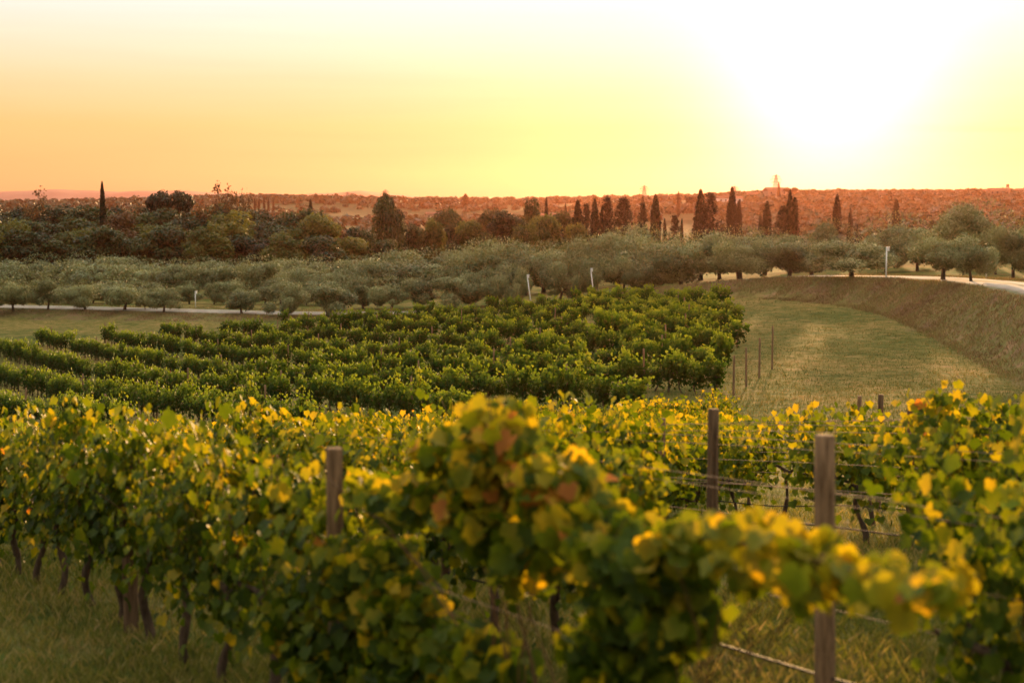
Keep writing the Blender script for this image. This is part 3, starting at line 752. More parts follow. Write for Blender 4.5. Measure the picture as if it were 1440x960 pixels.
# ------------------------------------------------------------------ trees
def lobes_crown(rng, lobes, n, size, level='low', upward=0., fill=.35, tint_lobe=.12, tj=.13):
    w_ = np.array([l[3] * l[4] * l[5] for l in lobes]) ** .67; w_ /= w_.sum()
    P, Nn, T = [], [], []
    for l, wk in zip(lobes, w_):
        k = max(4, int(n * wk)); q = rng.normal(size=(k, 3)); q = unit(q)
        rad = 1 - fill * rng.random((k, 1)) ** 2 + rng.normal(size=(k, 1)) * .09
        P.append(np.array(l[:3]) + q * rad * np.array(l[3:6])); Nn.append(q); T.append(np.full(k, rng.normal() * tint_lobe) + .18 * q[:, 2])  # lobe tops lighter, undersides darker: shading put into the leaf tint
    P = np.concatenate(P); Nn = np.concatenate(Nn); T = np.concatenate(T); k = len(P)
    Nr = Nn + rng.normal(size=(k, 3)) * .55 + np.array([0, 0, .2])
    D = rng.normal(size=(k, 3)) * .7 + np.array([0, 0, upward]) + Nn * .4
    S = size * np.clip(1 + rng.normal(size=k) * .3, .4, 1.8)
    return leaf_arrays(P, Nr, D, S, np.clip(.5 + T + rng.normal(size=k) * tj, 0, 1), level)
def limbs(rng, h, r0, tips, fork=.35, n=7, lean=.05):
    mb = MB(); fx, fy = rng.normal() * lean * h, rng.normal() * lean * h
    f0 = np.array([fx, fy, h * fork])
    mb.tube([(0, 0, -.3), (fx * .2, fy * .2, h * fork * .3), (fx * .7, fy * .7, h * fork * .75), f0], [r0 * 1.35, r0, r0 * .85, r0 * .75], n)
    for tp in tips:
        tp = np.array(tp[:3]); pts = [f0 - (0, 0, .05)]
        for f in (.3, .6, .85, 1.): pts.append(f0 + (tp - f0) * f + rng.normal(size=3) * h * .02 + np.array([0, 0, .06 * h * math.sin(f * 3)]))
        mb.tube(pts, [r0 * .5, r0 * .38, r0 * .25, r0 * .14, r0 * .05], 5)
    return mb.mesh('trunk', True)
def tree_proto(name, seed, kind):
    """prototype about 1 unit scaled to real metres for its kind; returns (root, height)"""
    rng = np.random.default_rng(seed); root = thing(name, (0, 0, 0))
    if kind == 'olive':
        H = 4.6; L_ = []
        for k in range(int(rng.integers(9, 18))):
            a = rng.random() * 6.28; rr_ = rng.random() ** .5 * 2.2; s = .45 + rng.random() * .7
            L_.append((math.cos(a) * rr_, math.sin(a) * rr_, 1.5 + rng.random() * 2.3 - rr_ * .2, s * 1.0, s * 1.0, s * .85))
        cs_ = rng.uniform(.8, 1.5); L_.append((0, 0, 2.4, cs_, cs_, cs_))
        V_, F_, T_ = lobes_crown(rng, L_, 8500, .22, 'sprig', upward=.5, fill=.3, tint_lobe=.16, tj=.08)
        k = 600; q = unit(rng.normal(size=(k, 3))); P2 = np.array([0, 0, 3.0]) + q * np.array([2.6, 2.6, 1.75]) * (.75 + rng.random((k, 1)) * .33)
        V2, F2, T2 = leaf_arrays(P2, rng.normal(size=(k, 3)), q + (0, 0, .8), np.full(k, .22), np.clip(.5 + rng.normal(size=k) * .1, 0, 1), 'sprig')
        V_, F_, T_ = np.vstack([V_, V2]), np.vstack([F_, F2 + len(V_)]), np.concatenate([T_, T2])
        obj('crown', mesh('olive_crown', V_, F_, False, T_), M_olive, root); obj('trunk', limbs(rng, H, .17, L_[:5], .24, lean=.035), M_tbark, root)
    elif kind in ('dark', 'bright', 'brown'):
        H = 13.0; L_ = []
        for k in range(24):
            a = rng.random() * 6.28; zz = rng.random(); rr_ = (1 - (zz - .35) ** 2 * 1.1) * 4.2 * rng.random() ** .45; s = 1.2 + rng.random() * 1.3
            L_.append((math.cos(a) * rr_, math.sin(a) * rr_, 3.0 + zz * 8.0, s, s, s * .8))
        L_.append((0, 0, 6.5, 3.3, 3.3, 3.8))
        V_, F_, T_ = lobes_crown(rng, L_, 8000, .42, 'low', fill=.3, tint_lobe=.2)
        obj('crown', mesh('tree_crown', V_, F_, False, T_), {'dark': M_dark, 'bright': M_bright, 'brown': M_brown}[kind], root)
        obj('trunk', limbs(rng, H, .3, L_[:7], .3), M_tbark, root)
    elif kind == 'cypress':
        H = 12.0; n = 3600; zz = rng.random(n); prof = np.interp(zz, [0, .04, .15, .4, .7, .9, 1], [.35, .7, 1., 1.05, .85, .45, .06])
        a = rng.random(n) * 6.28; bump = 1 + .14 * np.sin(a * 3 + zz * 14) + .08 * np.sin(a * 7 - zz * 31)
        rd = prof * bump * (.72 + .33 * rng.random(n)) * 1.05
        P = np.stack([np.cos(a) * rd, np.sin(a) * rd, .5 + zz * 11.5], 1)
        q = np.stack([np.cos(a), np.sin(a), np.zeros(n)], 1)
        V_, F_, T_ = leaf_arrays(P, q + rng.normal(size=(n, 3)) * .4, np.array([0, 0, 1.]) + q * .25 + rng.normal(size=(n, 3)) * .15, .42 * (1 + rng.normal(size=n) * .25), np.clip(.5 + rng.normal(size=n) * .25, 0, 1), 'low')
        obj('crown', mesh('cypress_crown', V_, F_, False, T_), M_cyp, root)
        mb = MB(); mb.tube([(0, 0, -.3), (0, 0, 3), (0, 0, 10.5)], [.24, .2, .04], 6); obj('trunk', mb.mesh('trunk', True), M_tbark, root)
    elif kind == 'conifer':
        H = 12.0; n = 0; P, Q, D = [], [], []
        for b in range(120):
            f = rng.random() ** .8; z0 = 1.4 + f * 10.3; ln = (1 - f) ** .75 * 3.2 * (.65 + .5 * rng.random()) + .35; a = rng.random() * 6.28
            for k in range(26):
                u_ = rng.random() ** .7; P.append((math.cos(a) * ln * u_ + rng.normal() * .16, math.sin(a) * ln * u_ + rng.normal() * .16, z0 + .35 * ln * u_ + rng.normal() * .14))
                D.append((math.cos(a), math.sin(a), .8)); Q.append(rng.normal(size=3) + (0, 0, .6))
        P, Q, D = np.array(P), np.array(Q), np.array(D); n = len(P)
        V_, F_, T_ = leaf_arrays(P, Q, D + rng.normal(size=(n, 3)) * .4, .48 * (1 + rng.normal(size=n) * .25), np.clip(.5 + rng.normal(size=n) * .25, 0, 1), 'sprig')
        obj('crown', mesh('conifer_crown', V_, F_, False, T_), M_cyp, root)
        mb = MB(); mb.tube([(0, 0, -.3), (0, 0, 4), (0, 0, 11.8)], [.28, .2, .03], 6); obj('trunk', mb.mesh('trunk', True), M_tbark, root)
    elif kind == 'sparse':
        H = 13.0; mb = MB(); P = []
        def grow(p, d, ln, r, lev):
            q = [np.array(p)]
            for k in range(4):
                d = unit(np.array(d) + rng.normal(size=3) * .16 + (0, 0, .05)); q.append(q[-1] + d * ln / 4)
            mb.tube(q, np.linspace(r, r * .6, 5), 5 if lev > 2 else 3, cap=False)
            if lev == 0:
                for k in range(9): P.append(q[rng.integers(1, 5)] + rng.normal(size=3) * .3)
                return
            for k in range(3 if lev < 4 else 4):
                grow(q[-1 if k < 2 else 3], unit(d + rng.normal(size=3) * .55), ln * .72, r * .58, lev - 1)
        grow((0, 0, -.2), (0, 0, 1), 4.4, .3, 4)
        P = np.array(P); n = len(P); zmax = P[:, 2].max(); H = zmax
        V_, F_, T_ = leaf_arrays(P, rng.normal(size=(n, 3)), rng.normal(size=(n, 3)), .3 * (1 + rng.normal(size=n) * .3), rng.random(n), 'low')
        obj('crown', mesh('sparse_crown', V_, F_, False, T_), M_brown, root); obj('trunk', mb.mesh('trunk', True), M_tbark, root)
    elif kind == 'umbrella':
        H = 12.0; L_ = [(rng.uniform(-4, 4), rng.uniform(-3, 3), 9.4 + rng.random() * 1.6, 1.7, 1.7, 1.2) for _ in range(16)]
        V_, F_, T_ = lobes_crown(rng, L_, 4200, .42, 'low', fill=.6)
        obj('crown', mesh('umbrella_crown', V_, F_, False, T_), M_cyp, root); obj('trunk', limbs(rng, H, .32, L_[:7], .5), M_tbark, root)
    me_ = [c_ for c_ in root.children if c_.name.startswith('crown')][0].data
    zz_ = np.empty(len(me_.vertices) * 3, dtype=np.float32); me_.vertices.foreach_get('co', zz_)
    return root, float(np.percentile(zz_[2::3], 99.2))
POOL = {}
for kind, nm, cntk in (('olive', 'olive_tree', 9), ('dark', 'broadleaf_tree', 5), ('bright', 'broadleaf_tree', 3), ('brown', 'autumn_tree', 2), ('cypress', 'cypress_tree', 3), ('conifer', 'conifer_tree', 2), ('sparse', 'sparse_tree', 2), ('umbrella', 'umbrella_pine', 1)):
    POOL[kind] = [tree_proto(nm, 1000 + 37 * i + len(kind), kind) for i in range(cntk)]
NATW = {'olive': 4.5, 'dark': 10.5, 'bright': 10.5, 'brown': 10.5, 'cypress': 2.2, 'conifer': 6.0, 'sparse': 8, 'umbrella': 10}
rngT = np.random.default_rng(77); tcount = 0
def tree(kind, px, py, Y, wpx=None, label='', group=None, cat='tree'):
    """a tree whose top shows at photo row py when it stands at forward distance Y"""
    global tcount
    x = img(px, Y); z = z1(x, Y); h = max(1.5, ztop(py, Y) - z)
    k = int(rngT.integers(len(POOL[kind]))); root, H = POOL[kind][k]
    sz = h / H
    sx = (wpx / F * Y) / NATW[kind] if wpx else sz * (1 + rngT.normal() * .08)
    tcount += 1
    if kind == 'olive': sx *= rngT.uniform(.85, 1.2); sz *= rngT.uniform(.9, 1.08)
    return place([root], 0, (x, Y, z - .05), rngT.random() * 6.28, (sx, sx, sz), label, group, cat)

# olives: (px, top row, Y, width px)
front_left = [(-20, 396, 164, 62), (17, 393, 165, 56), (66, 392, 164.5, 52), (118, 393, 164, 50), (174, 393, 163, 62), (229, 400, 160, 44), (203, 412, 163, 22), (339, 401, 156.5, 50), (403, 393, 154, 60), (460, 393, 151, 68)]
names = ['at the left edge', 'first inside the left edge', 'with a short dark trunk', 'leaning a little left', 'with forked crown', 'with small round crown', 'barely a shrub', 'right of the white marker pole', 'broad and loose', 'beside the vineyard corner']
for k, (px, py, Y, wd) in enumerate(front_left):
    tree('olive', px, py, Y, wd * .84, f'olive tree before the left road, {ORD[k]} from left, {names[k]}', 'olive trees along the near side of the left road')
for j, (lst, nm) in enumerate([
    ([(36, 398, 180, 44), (95, 400, 176, 40), (150, 398, 177, 44), (205, 396, 179, 44), (265, 398, 180, 30), (325, 396, 179, 42), (395, 394, 177, 44), (452, 392, 172, 46), (300, 398, 178, 34), (372, 402, 176, 30), (130, 402, 180, 40), (80, 404, 182, 40), (248, 408, 180, 30), (430, 398, 172, 36)], 'small olive tree just behind the left road'),
    ([(-25, 362, 200, 70), (30, 366, 198, 66), (95, 362, 200, 66), (150, 364, 197, 66), (205, 366, 199, 66), (255, 366, 196, 58), (308, 364, 198, 64), (365, 362, 195, 68), (425, 364, 190, 66), (482, 362, 186, 72)], 'big rounded olive tree in the dense grove behind the left road'),
    ([(0, 357, 225, 60), (60, 358, 228, 60), (120, 357, 226, 60), (180, 358, 230, 60), (235, 360, 224, 60), (290, 360, 228, 60), (340, 358, 226, 60), (400, 360, 224, 60), (455, 360, 220, 60), (510, 358, 214, 60)], 'olive tree in the back row of the left grove'),
    ([(510, 388, 162, 44), (550, 392, 160, 50), (592, 390, 158, 46), (640, 383, 158, 54), (688, 380, 158, 52), (728, 378, 157, 40), (787, 368, 156, 58), (832, 364, 155, 52), (878, 356, 155, 60), (958, 346, 152, 80), (920, 362, 154, 50)], 'pale loose olive tree at the front of the central grove'),
    ([(545, 356, 190, 76), (590, 350, 184, 84), (650, 356, 182, 74), (705, 344, 180, 90), (765, 342, 178, 80), (820, 338, 176, 74), (870, 328, 180, 80), (920, 334, 172, 78), (985, 334, 168, 90), (740, 352, 172, 60)], 'large grey-green olive tree in the middle of the central grove'),
    ([(560, 350, 215, 70), (630, 345, 218, 70), (690, 340, 215, 74), (770, 338, 210, 70), (840, 332, 208, 70), (900, 322, 205, 76), (960, 330, 200, 70)], 'olive tree at the back of the central grove'),
    ([(1040, 326, 150, 84), (1075, 322, 165, 80), (1142, 336, 150, 70), (1165, 306, 185, 64), (1012, 330, 165, 74), (1245, 342, 150, 50), (1262, 298, 165, 70), (1225, 322, 170, 56), (1290, 326, 150, 56), (1375, 284, 165, 90), (1345, 292, 175, 60), (1425, 310, 132, 70), (1400, 326, 140, 50), (1470, 300, 130, 80), (1110, 330, 170, 70)], 'olive tree behind the right-hand road'),
    ]):
    for k, (px, py, Y, wd) in enumerate(sorted(lst)):
        tree('olive', px, py + (5 if Y > 185 and px < 600 else 0), Y, wd, f'{nm}, {ORD[k]} from left', nm.replace('tree', 'trees'))
for k, (px, py, Y, wd, lab) in enumerate([(1042, 334, 136, 56, 'olive tree at the bend edge of the right road, first left of the white stretch'), (1110, 338, 129, 74, 'olive tree with straight trunk against the start of the white road'),
      (1198, 336, 118.5, 84, 'olive tree with slanting forked trunk on the bank edge, left of the white pole'), (1326, 322, 105, 96, 'broad olive tree with thick trunk on the bank edge, right of the white pole'),
      (1366, 336, 101, 50, 'thin young olive tree right of the broad one on the bank edge')]):
    tree('olive', px, py, Y, wd, lab, 'olive trees on the edge of the right-hand bank')

# dark wood behind the left grove
wood = []
for k in range(17): wood.append(('dark', -40 + k * 29 + rngT.normal() * 6, 296 + rngT.normal() * 6 + (8 if k > 13 else 0), 330 + rngT.normal() * 12, 80))
for k in range(15): wood.append((['dark', 'dark', 'bright', 'brown'][int(rngT.integers(4))] if k > 4 else 'dark', -30 + k * 33 + rngT.normal() * 8, 308 + rngT.normal() * 8, 290 + rngT.normal() * 8, 92))
for k in range(15): wood.append((['dark', 'bright', 'dark'][k % 3], -30 + k * 34 + rngT.normal() * 8, 328 + rngT.normal() * 6, 262 + rngT.normal() * 5, 80))
wood += [('umbrella', 242, 270, 318, 66), ('sparse', 65, 267, 300, 40), ('sparse', 312, 260, 300, 56), ('sparse', 335, 270, 305, 40), ('sparse', 200, 280, 318, 30)]
wl = {}
for kind, px, py, Y, wd in sorted(wood, key=lambda a: a[1]):
    ly = 'at the skyline of' if Y > 312 or kind == 'sparse' else ('in the middle of' if Y > 275 else 'at the front of')
    nm = {'dark': 'dark green tree', 'bright': 'mid green bushy tree', 'brown': 'brownish turning tree', 'umbrella': 'flat-topped dark pine', 'sparse': 'thin sparse tree with bare twigs'}[kind] + f' {ly} the left wood'
    wl[nm] = wl.get(nm, 0) + 1
    tree(kind, px, py, Y, wd, f'{nm}, {ORD[wl[nm] - 1]} from left', 'trees of the left wood')
# middle ground trees
mid = [('dark', 548, 277, 330, 52, 'tall dark pyramid-shaped tree standing alone above the central grove'), ('bright', 450, 312, 300, 66, 'yellow-green rounded tree left of the tall dark tree'), ('brown', 420, 300, 340, 60, 'brown turning tree right of the left wood'),
       ('dark', 505, 322, 300, 50, 'dark bush between the left wood and the tall dark tree'), ('bright', 490, 335, 280, 70, 'low yellow-green bush behind the olives left of centre'), ('dark', 586, 318, 320, 40, 'dark rounded tree right of the tall dark tree'),
       ('bright', 612, 311, 320, 32, 'slim yellow-green tree right of centre-left gap'), ('dark', 640, 316, 350, 44, 'brownish dark tree behind the central olives'), ('bright', 665, 312, 320, 56, 'round green tree left of the green pair'),
       ('dark', 712, 300, 330, 62, 'big dark green tree in the middle distance at centre'), ('bright', 765, 305, 310, 62, 'rounded bright green tree at centre right'), ('bright', 738, 318, 290, 50, 'pale green low tree in front of the green pair'),
       ('dark', 748, 283, 380, 34, 'dark tree top showing above the green trees at centre'), ('dark', 790, 300, 360, 44, 'dark green tree left of the cypress group'), ('bright', 810, 316, 320, 44, 'green bush below the cypress group'),
       ('dark', 630, 296, 420, 50, 'hazy round tree far behind the central grove'), ('dark', 690, 296, 430, 44, 'hazy dark tree behind the big central tree'), ('brown', 380, 305, 360, 60, 'brown tree behind the right end of the left wood'),
       ('dark', 430, 332, 290, 60, 'dark low tree at the right foot of the left wood'), ('brown', 470, 325, 330, 50, 'rust-coloured bush in the valley gap'), ('dark', 540, 338, 280, 60, 'dark low bush under the tall dark tree'),
       ('conifer', 1205, 330, 330, 30, 'small dark conifer low on the red hillside')]
for k, px, py, Y, wd, lab in mid: tree(k, px, py, Y, wd, lab, None)
# cypresses and conifers
for k, px, py, Y, wd, lab in [
    ('cypress', 147, 257, 310, 9, 'tall thin cypress rising alone above the left wood'), ('cypress', 438, 282, 480, 9, 'cypress standing alone in the haze above the valley at left centre'),
    ('cypress', 768, 279, 520, 6, 'thin distant cypress above the green trees'), ('cypress', 795, 287, 520, 5, 'very thin distant cypress left of the cypress group'),
    ('cypress', 812, 283, 350, 15, 'leftmost dark cypress of the group, with a double top'), ('conifer', 824, 287, 355, 26, 'ragged conifer at the left of the cypress group'),
    ('cypress', 836, 281, 335, 12, 'slim pointed cypress third in the group'), ('cypress', 846, 292, 335, 9, 'shorter cypress leaning on the slim pointed one'), ('conifer', 853, 278, 345, 34, 'ragged conifer between two cypresses, left group'),
    ('conifer', 876, 279, 340, 44, 'broad dark conifer left of the single cypress'), ('conifer', 903, 286, 350, 24, 'narrow spiry conifer with a thin top'), ('cypress', 921, 275, 320, 15, 'single dark cypress with blunt round top at centre right'),
    ('cypress', 934, 308, 318, 6, 'small cypress at the foot of the blunt cypress'), ('conifer', 948, 303, 340, 30, 'low bushy conifer right of the blunt cypress'), ('cypress', 958, 308, 345, 5, 'thin short cypress beside the low bushy conifer'),
    ('cypress', 984, 268, 335, 16, 'tall cypress joined to the broad conifer'), ('conifer', 997, 272, 332, 42, 'broad dark conifer joined to the tall cypress'), ('conifer', 980, 300, 325, 30, 'low conifer at the foot of the tall pair'),
    ('cypress', 1028, 265, 318, 14, 'tallest cypress, just left of the hilltop farmhouse'), ('cypress', 1038, 282, 325, 9, 'narrow cypress close to the right of the tallest'), ('cypress', 1068, 302, 335, 7, 'small cypress left of the conical cypress'),
    ('cypress', 1077, 284, 325, 13, 'conical cypress on the red hillside'), ('cypress', 1109, 270, 322, 12, 'tall glowing cypress in the orange light'), ('cypress', 1116, 279, 322, 12, 'glowing cypress pressed to the right of its twin'),
    ('conifer', 1100, 290, 326, 34, 'ragged conifer leaning on the glowing cypresses'), ('cypress', 1175, 275, 400, 12, 'pointed cypress on the hillside right of the glowing pair'), ('cypress', 1194, 294, 350, 7, 'thin cypress behind the slanting olive'),
    ('cypress', 1204, 316, 345, 4, 'very small thin cypress beside the thin one'), ('cypress', 1258, 281, 390, 11, 'cypress top above the large olive at right'), ('cypress', 1309, 310, 330, 11, 'short cypress tip between two olives at right'),
    ('cypress', 1093, 257, 1150, 4, 'tiny cypress on the hilltop beside the pylon'), ('cypress', 953, 270, 1000, 5, 'tiny cypress on the skyline right of the pylon'), ('cypress', 655, 273, 1700, 9, 'dark cypress clump on the central skyline'), ('cypress', 903, 276, 1000, 5, 'tiny cypress below the central pylon'),
    ('umbrella', 1110, 264, 1150, 22, 'round pine on the hilltop right of the farm roofs'), ('umbrella', 975, 276, 1000, 22, 'round tree on the skyline left of the farmhouse'),
    ('cypress', 360, 279, 1500, 3, 'leftmost tiny cypress in the skyline avenue'), ('cypress', 366, 280, 1500, 3, 'second tiny cypress in the skyline avenue'), ('cypress', 373, 278, 1500, 3, 'third tiny cypress in the skyline avenue'),
    ('cypress', 379, 279, 1500, 3, 'fourth tiny cypress in the skyline avenue'), ('cypress', 386, 281, 1500, 3, 'rightmost tiny cypress in the skyline avenue')]:
    tree(k, px, py, Y, wd, lab, 'cypresses and conifers')

# far woods and scrub as one mass
def masses(name, label, spots, size, per, mat, seed, ratio=.75):
    rng = np.random.default_rng(seed); P, Nn, T, S = [], [], [], []
    for (x, y, z, r) in spots:
        q = unit(rng.normal(size=(per, 3))); q[:, 2] = abs(q[:, 2]) * 1.0 - .15
        P.append(np.array([x, y, z + r * .25]) + q * r * (.8 + .3 * rng.random((per, 1))) * np.array([1, 1, ratio * 1.3])); Nn.append(q + rng.normal(size=(per, 3)) * .22)
        T.append(np.full(per, .5 + rng.normal() * .2) + .15 * q[:, 2]); S.append(np.full(per, r * size))
    P, Nn, T, S = map(np.concatenate, (P, Nn, T, S)); n = len(P)
    V_, F_, T_ = leaf_arrays(P, Nn, rng.normal(size=(n, 3)), S * (1 + rng.normal(size=n) * .25), np.clip(T + rng.normal(size=n) * .04, 0, 1), 'low')
    return tag(obj(name, mesh(name, V_, F_, False, T_), mat), label, 'woodland', kind='stuff')
rg = np.random.default_rng(5); sp_ = []
def scat(n, y0, y1, p0, p1, r0, r1, dens=lambda x, y: 1.0):
    for _ in range(n):
        Y = math.exp(rg.uniform(math.log(y0), math.log(y1))); px = rg.uniform(p0, p1); x = img(px, Y)
        if rg.random() > dens(x, Y): continue
        sp_.append((x, Y, None, rg.uniform(r0, r1)))
patch = lambda x, y: 1.0 if wob(np.array(x), np.array(y), 75, 3) > .12 else .05
scat(2600, 420, 900, -200, 900, 2.2, 4.2, patch)
scat(3400, 900, 2300, -200, 1000, 3.0, 6.0, patch)
scat(5200, 400, 1500, 1000, 1650, 2.2, 4.6)
scat(900, 1150, 1500, 1000, 1650, 2.5, 4.5)
scat(900, 1900, 2300, -200, 1000, 4.0, 7.5)
S_ = np.array([(a, b, 0, d) for a, b, _, d in sp_]); zz = zt(S_[:, 0], S_[:, 1]); S_[:, 2] = zz
masses('far_woodland', 'hazy scrub and woods covering the far hillsides', S_, .85, 34, M_far, 9)
sp_ = []
scat(520, 235, 400, -200, 560, 1.6, 3.4); scat(420, 225, 400, 560, 1500, 1.2, 2.6)
S_ = np.array([(a, b, 0, d) for a, b, _, d in sp_]); S_[:, 2] = zt(S_[:, 0], S_[:, 1])
masses('undergrowth', 'brambles and bushes under the trees beyond the olive groves', S_, .20, 220, M_dark, 10)

# ------------------------------------------------------------------ white marker poles
def marker(px, py, Y, lean, label):
    x = img(px, Y); z = z1(x, Y); h = ztop(py, Y) - z
    root = thing('marker_pole', (x, Y, z), 0, label, 'marker pole', 'white marker poles beside the road')
    mb = MB(); mb.tube([(0, 0, -.2), (lean * h, 0, h * .97)], [.055, .05], 10); obj('pole', mb.mesh('pole', True), M_white, root)
    mb = MB(); mb.box(lean * h - .02, lean * h + .20, -.09, .09, h - .32, h); mb.box(lean * h - .05, lean * h + .23, -.11, .11, h, h + .03); obj('box', mb.mesh('box'), M_white, root)
marker(274, 409, 167.5, 0, 'white marker pole by the left road among the olives')
marker(748, 386, 149, -.14, 'leaning white marker pole behind the top of the vineyard')
marker(836, 377, 143, -.12, 'white marker pole with square head at the start of the bank')
marker(1246, 347, 113, .0, 'tall white marker pole beside the right-hand road')
marker(1387, 348, 112, .0, 'thin pale pole among the olives at the far right')

# ------------------------------------------------------------------ houses
def seat(px, py, Y, h):
    ys = Y * np.linspace(.75, 1.3, 120); zz_ = zt(img(px, 1.0) * ys, ys); e = np.abs(zz_ + h - (290 - py) / F * ys) + abs(ys - Y) / Y * 3
    return float(ys[int(np.argmin(e))])
def house(px, py_eave, Y, wpx, hm, dm, label, wins=3, roof_h=1.6, rz=.15, name='farmhouse', wallm=None):
    Y = seat(px, py_eave, Y, hm); x = img(px, Y); wd = wpx / F * Y; z = ztop(py_eave, Y) - hm
    root = thing(name, (x, Y, z), rz, label, 'house')
    mb = MB(); mb.box(-wd / 2, wd / 2, -dm / 2, dm / 2, -3, hm); obj('wall', mb.mesh('wall'), wallm or M_wall, root)
    mb = MB(); e = .5; a, b = wd / 2 + e, dm / 2 + e
    Vv = [(-a, -b, hm), (a, -b, hm), (a, b, hm), (-a, b, hm), (-a, 0, hm + roof_h), (a, 0, hm + roof_h),
          (-a, -b, hm + .2), (a, -b, hm + .2), (a, b, hm + .2), (-a, b, hm + .2), (-a, 0, hm + roof_h + .2), (a, 0, hm + roof_h + .2)]
    mb.add(Vv, [(6, 7, 11, 10), (8, 9, 10, 11), (0, 1, 7, 6), (2, 3, 9, 8), (3, 2, 1, 0)]); mb.add([Vv[i] for i in (0, 6, 10, 9, 3)] , [(0, 1, 2), (0, 2, 3), (0, 3, 4)]); mb.add([Vv[i] for i in (1, 7, 11, 8, 2)], [(2, 1, 0), (3, 2, 0), (4, 3, 0)])
    rf = obj('roof', mb.mesh('roof'), M_roof, root)
    mb = MB(); mb.box(wd * .2, wd * .2 + .8, -.4, .4, hm + roof_h * .6, hm + roof_h + 1.1); obj('chimney', mb.mesh('chimney'), wallm or M_wall, rf)
    for k in range(wins):
        wx = -wd / 2 + (k + .5) * wd / wins; mb = MB(); mb.box(wx - .55, wx + .55, -dm / 2 - .06, -dm / 2 + .2, hm - 2.4, hm - .9)
        obj('window', mb.mesh('window'), M_glass, root)
    return root
M_pale = noise_mat('pale_plaster', (.68, .63, .56), (.80, .76, .70), .6, .9)
house(1024, 279, 900, 34, 6, 9, 'large pale farmhouse on the hillside behind the tallest cypress', 5, 1.6, .1, wallm=M_pale)
house(1022, 275.5, 925, 14, 8, 6, 'upper block of buildings rising behind the pale farmhouse', 2, 1.2, .1)
house(1058, 273, 1050, 18, 5, 8, 'small low house between the farmhouse and the hilltop roofs', 2, 1.4, -.1)
house(1088, 269, 1130, 30, 7, 10, 'long hilltop house with a sloping roof beside the pylon', 3, 3.0, .3)
house(1400, 268.5, 1330, 28, 6, 9, 'low hilltop house group at the right end of the skyline', 4, 2.2, .0)
house(1432, 268, 1330, 14, 6, 8, 'small hilltop house at the right edge of the photo', 2, 1.6, .1)
house(1385, 270, 1330, 9, 5, 7, 'tiny hilltop house left of the low group', 1, 1.4, .2)
house(612, 301, 900, 24, 4, 9, 'long low barn with a red roof in the central valley', 3, 1.5, .05, 'barn')
house(772, 303, 850, 22, 4, 9, 'low red-roofed barn right of the central valley', 3, 1.5, -.1, 'barn')
house(459, 324, 520, 8, 5, 5, 'small white-walled hut in the valley left of the tall dark tree', 1, 1.8, .6, 'hut', wallm=M_white)
# water tower and gazebo on the skyline
def tower(px, py, Y, label, cat, name, top_w, leg_w, legs=True):
    h = 9.0; Y = seat(px, py, Y, h); x = img(px, Y); z = ztop(py, Y) - h
    root = thing(name, (x, Y, z), 0, label, cat)
    for sx in (-1, 1):
        for sy in (-1, 1):
            mb = MB(); mb.box(sx * leg_w - .22, sx * leg_w + .22, sy * leg_w - .22, sy * leg_w + .22, -3, h - 3.2); obj('leg', mb.mesh('leg'), M_tbark, root)
    mb = MB(); mb.tube([(0, 0, h - 3.2), (0, 0, h - 1)], [top_w, top_w], 12); obj('tank', mb.mesh('tank', True), M_wall, root)
    mb = MB(); mb.tube([(0, 0, h - 1), (0, 0, h - .2), (0, 0, h)], [top_w * 1.2, top_w * .5, .1], 12); obj('roof', mb.mesh('roof', True), M_roof, root)
tower(1238, 269, 1300, 'small raised pavilion on four legs on the red hill skyline', 'tower', 'pavilion', 3.2, 2.3)
tower(1413, 259, 1325, 'narrow water tower above the hilltop houses at right', 'tower', 'water_tower', 1.6, 1.1)

# ------------------------------------------------------------------ pylons
def pylon(px, py_top, Y, label, w0=3.2, t_=.22):
    x = img(px, Y); z = z1(x, Y); h = ztop(py_top, Y) - z
    root = thing('pylon', (x, Y, z), .3, label, 'pylon', 'electricity pylons on the skyline')
    wf = lambda f: w0 * (1 - f) ** 1.0 * .85 + .35
    mb = MB(); lv = np.linspace(0, 1, 9)
    cs = [(-1, -1), (1, -1), (1, 1), (-1, 1)]
    for sx, sy in cs: mb.tube([(sx * wf(f), sy * wf(f), f * h) for f in lv], t_, 4)
    for f0, f1 in zip(lv[:-1], lv[1:]):
        for k in range(4):
            a, b = cs[k], cs[(k + 1) % 4]
            mb.tube([(a[0] * wf(f0), a[1] * wf(f0), f0 * h), (b[0] * wf(f1), b[1] * wf(f1), f1 * h)], t_ * .6, 3)
            mb.tube([(b[0] * wf(f0), b[1] * wf(f0), f0 * h), (a[0] * wf(f1), a[1] * wf(f1), f1 * h)], t_ * .6, 3)
    obj('lattice', mb.mesh('lattice'), M_steel, root)
    for f, al in ((.68, 4.6), (.8, 5.4), (.92, 3.8)):
        mb = MB()
        for s in (-1, 1):
            mb.tube([(0, 0, f * h), (s * al, 0, f * h)], t_ * .8, 4); mb.tube([(0, 0, f * h + 1.3), (s * al, 0, f * h)], t_ * .6, 3); mb.tube([(s * al, 0, f * h), (s * al, 0, f * h - 1.6)], t_ * .6, 4)
        obj('cross_arm', mb.mesh('cross_arm'), M_steel, root)
pylon(1089, 246, 1250, 'large electricity pylon on the hilltop next to the farm roofs', 3.6)
pylon(905, 261, 1500, 'electricity pylon on the skyline above the narrow conifer', 3.0)
pylon(543, 267, 2100, 'faint pylon on the skyline just left of the tall dark tree', 3.0, .28)
pylon(490, 270, 2200, 'faint pylon on the wooded ridge at left centre', 3.0, .28)
pylon(623, 277, 2300, 'smallest faint pylon on the central skyline', 2.6, .28)
pylon(1031, 262, 1600, 'faint pylon top behind the tallest cypress', 3.0)

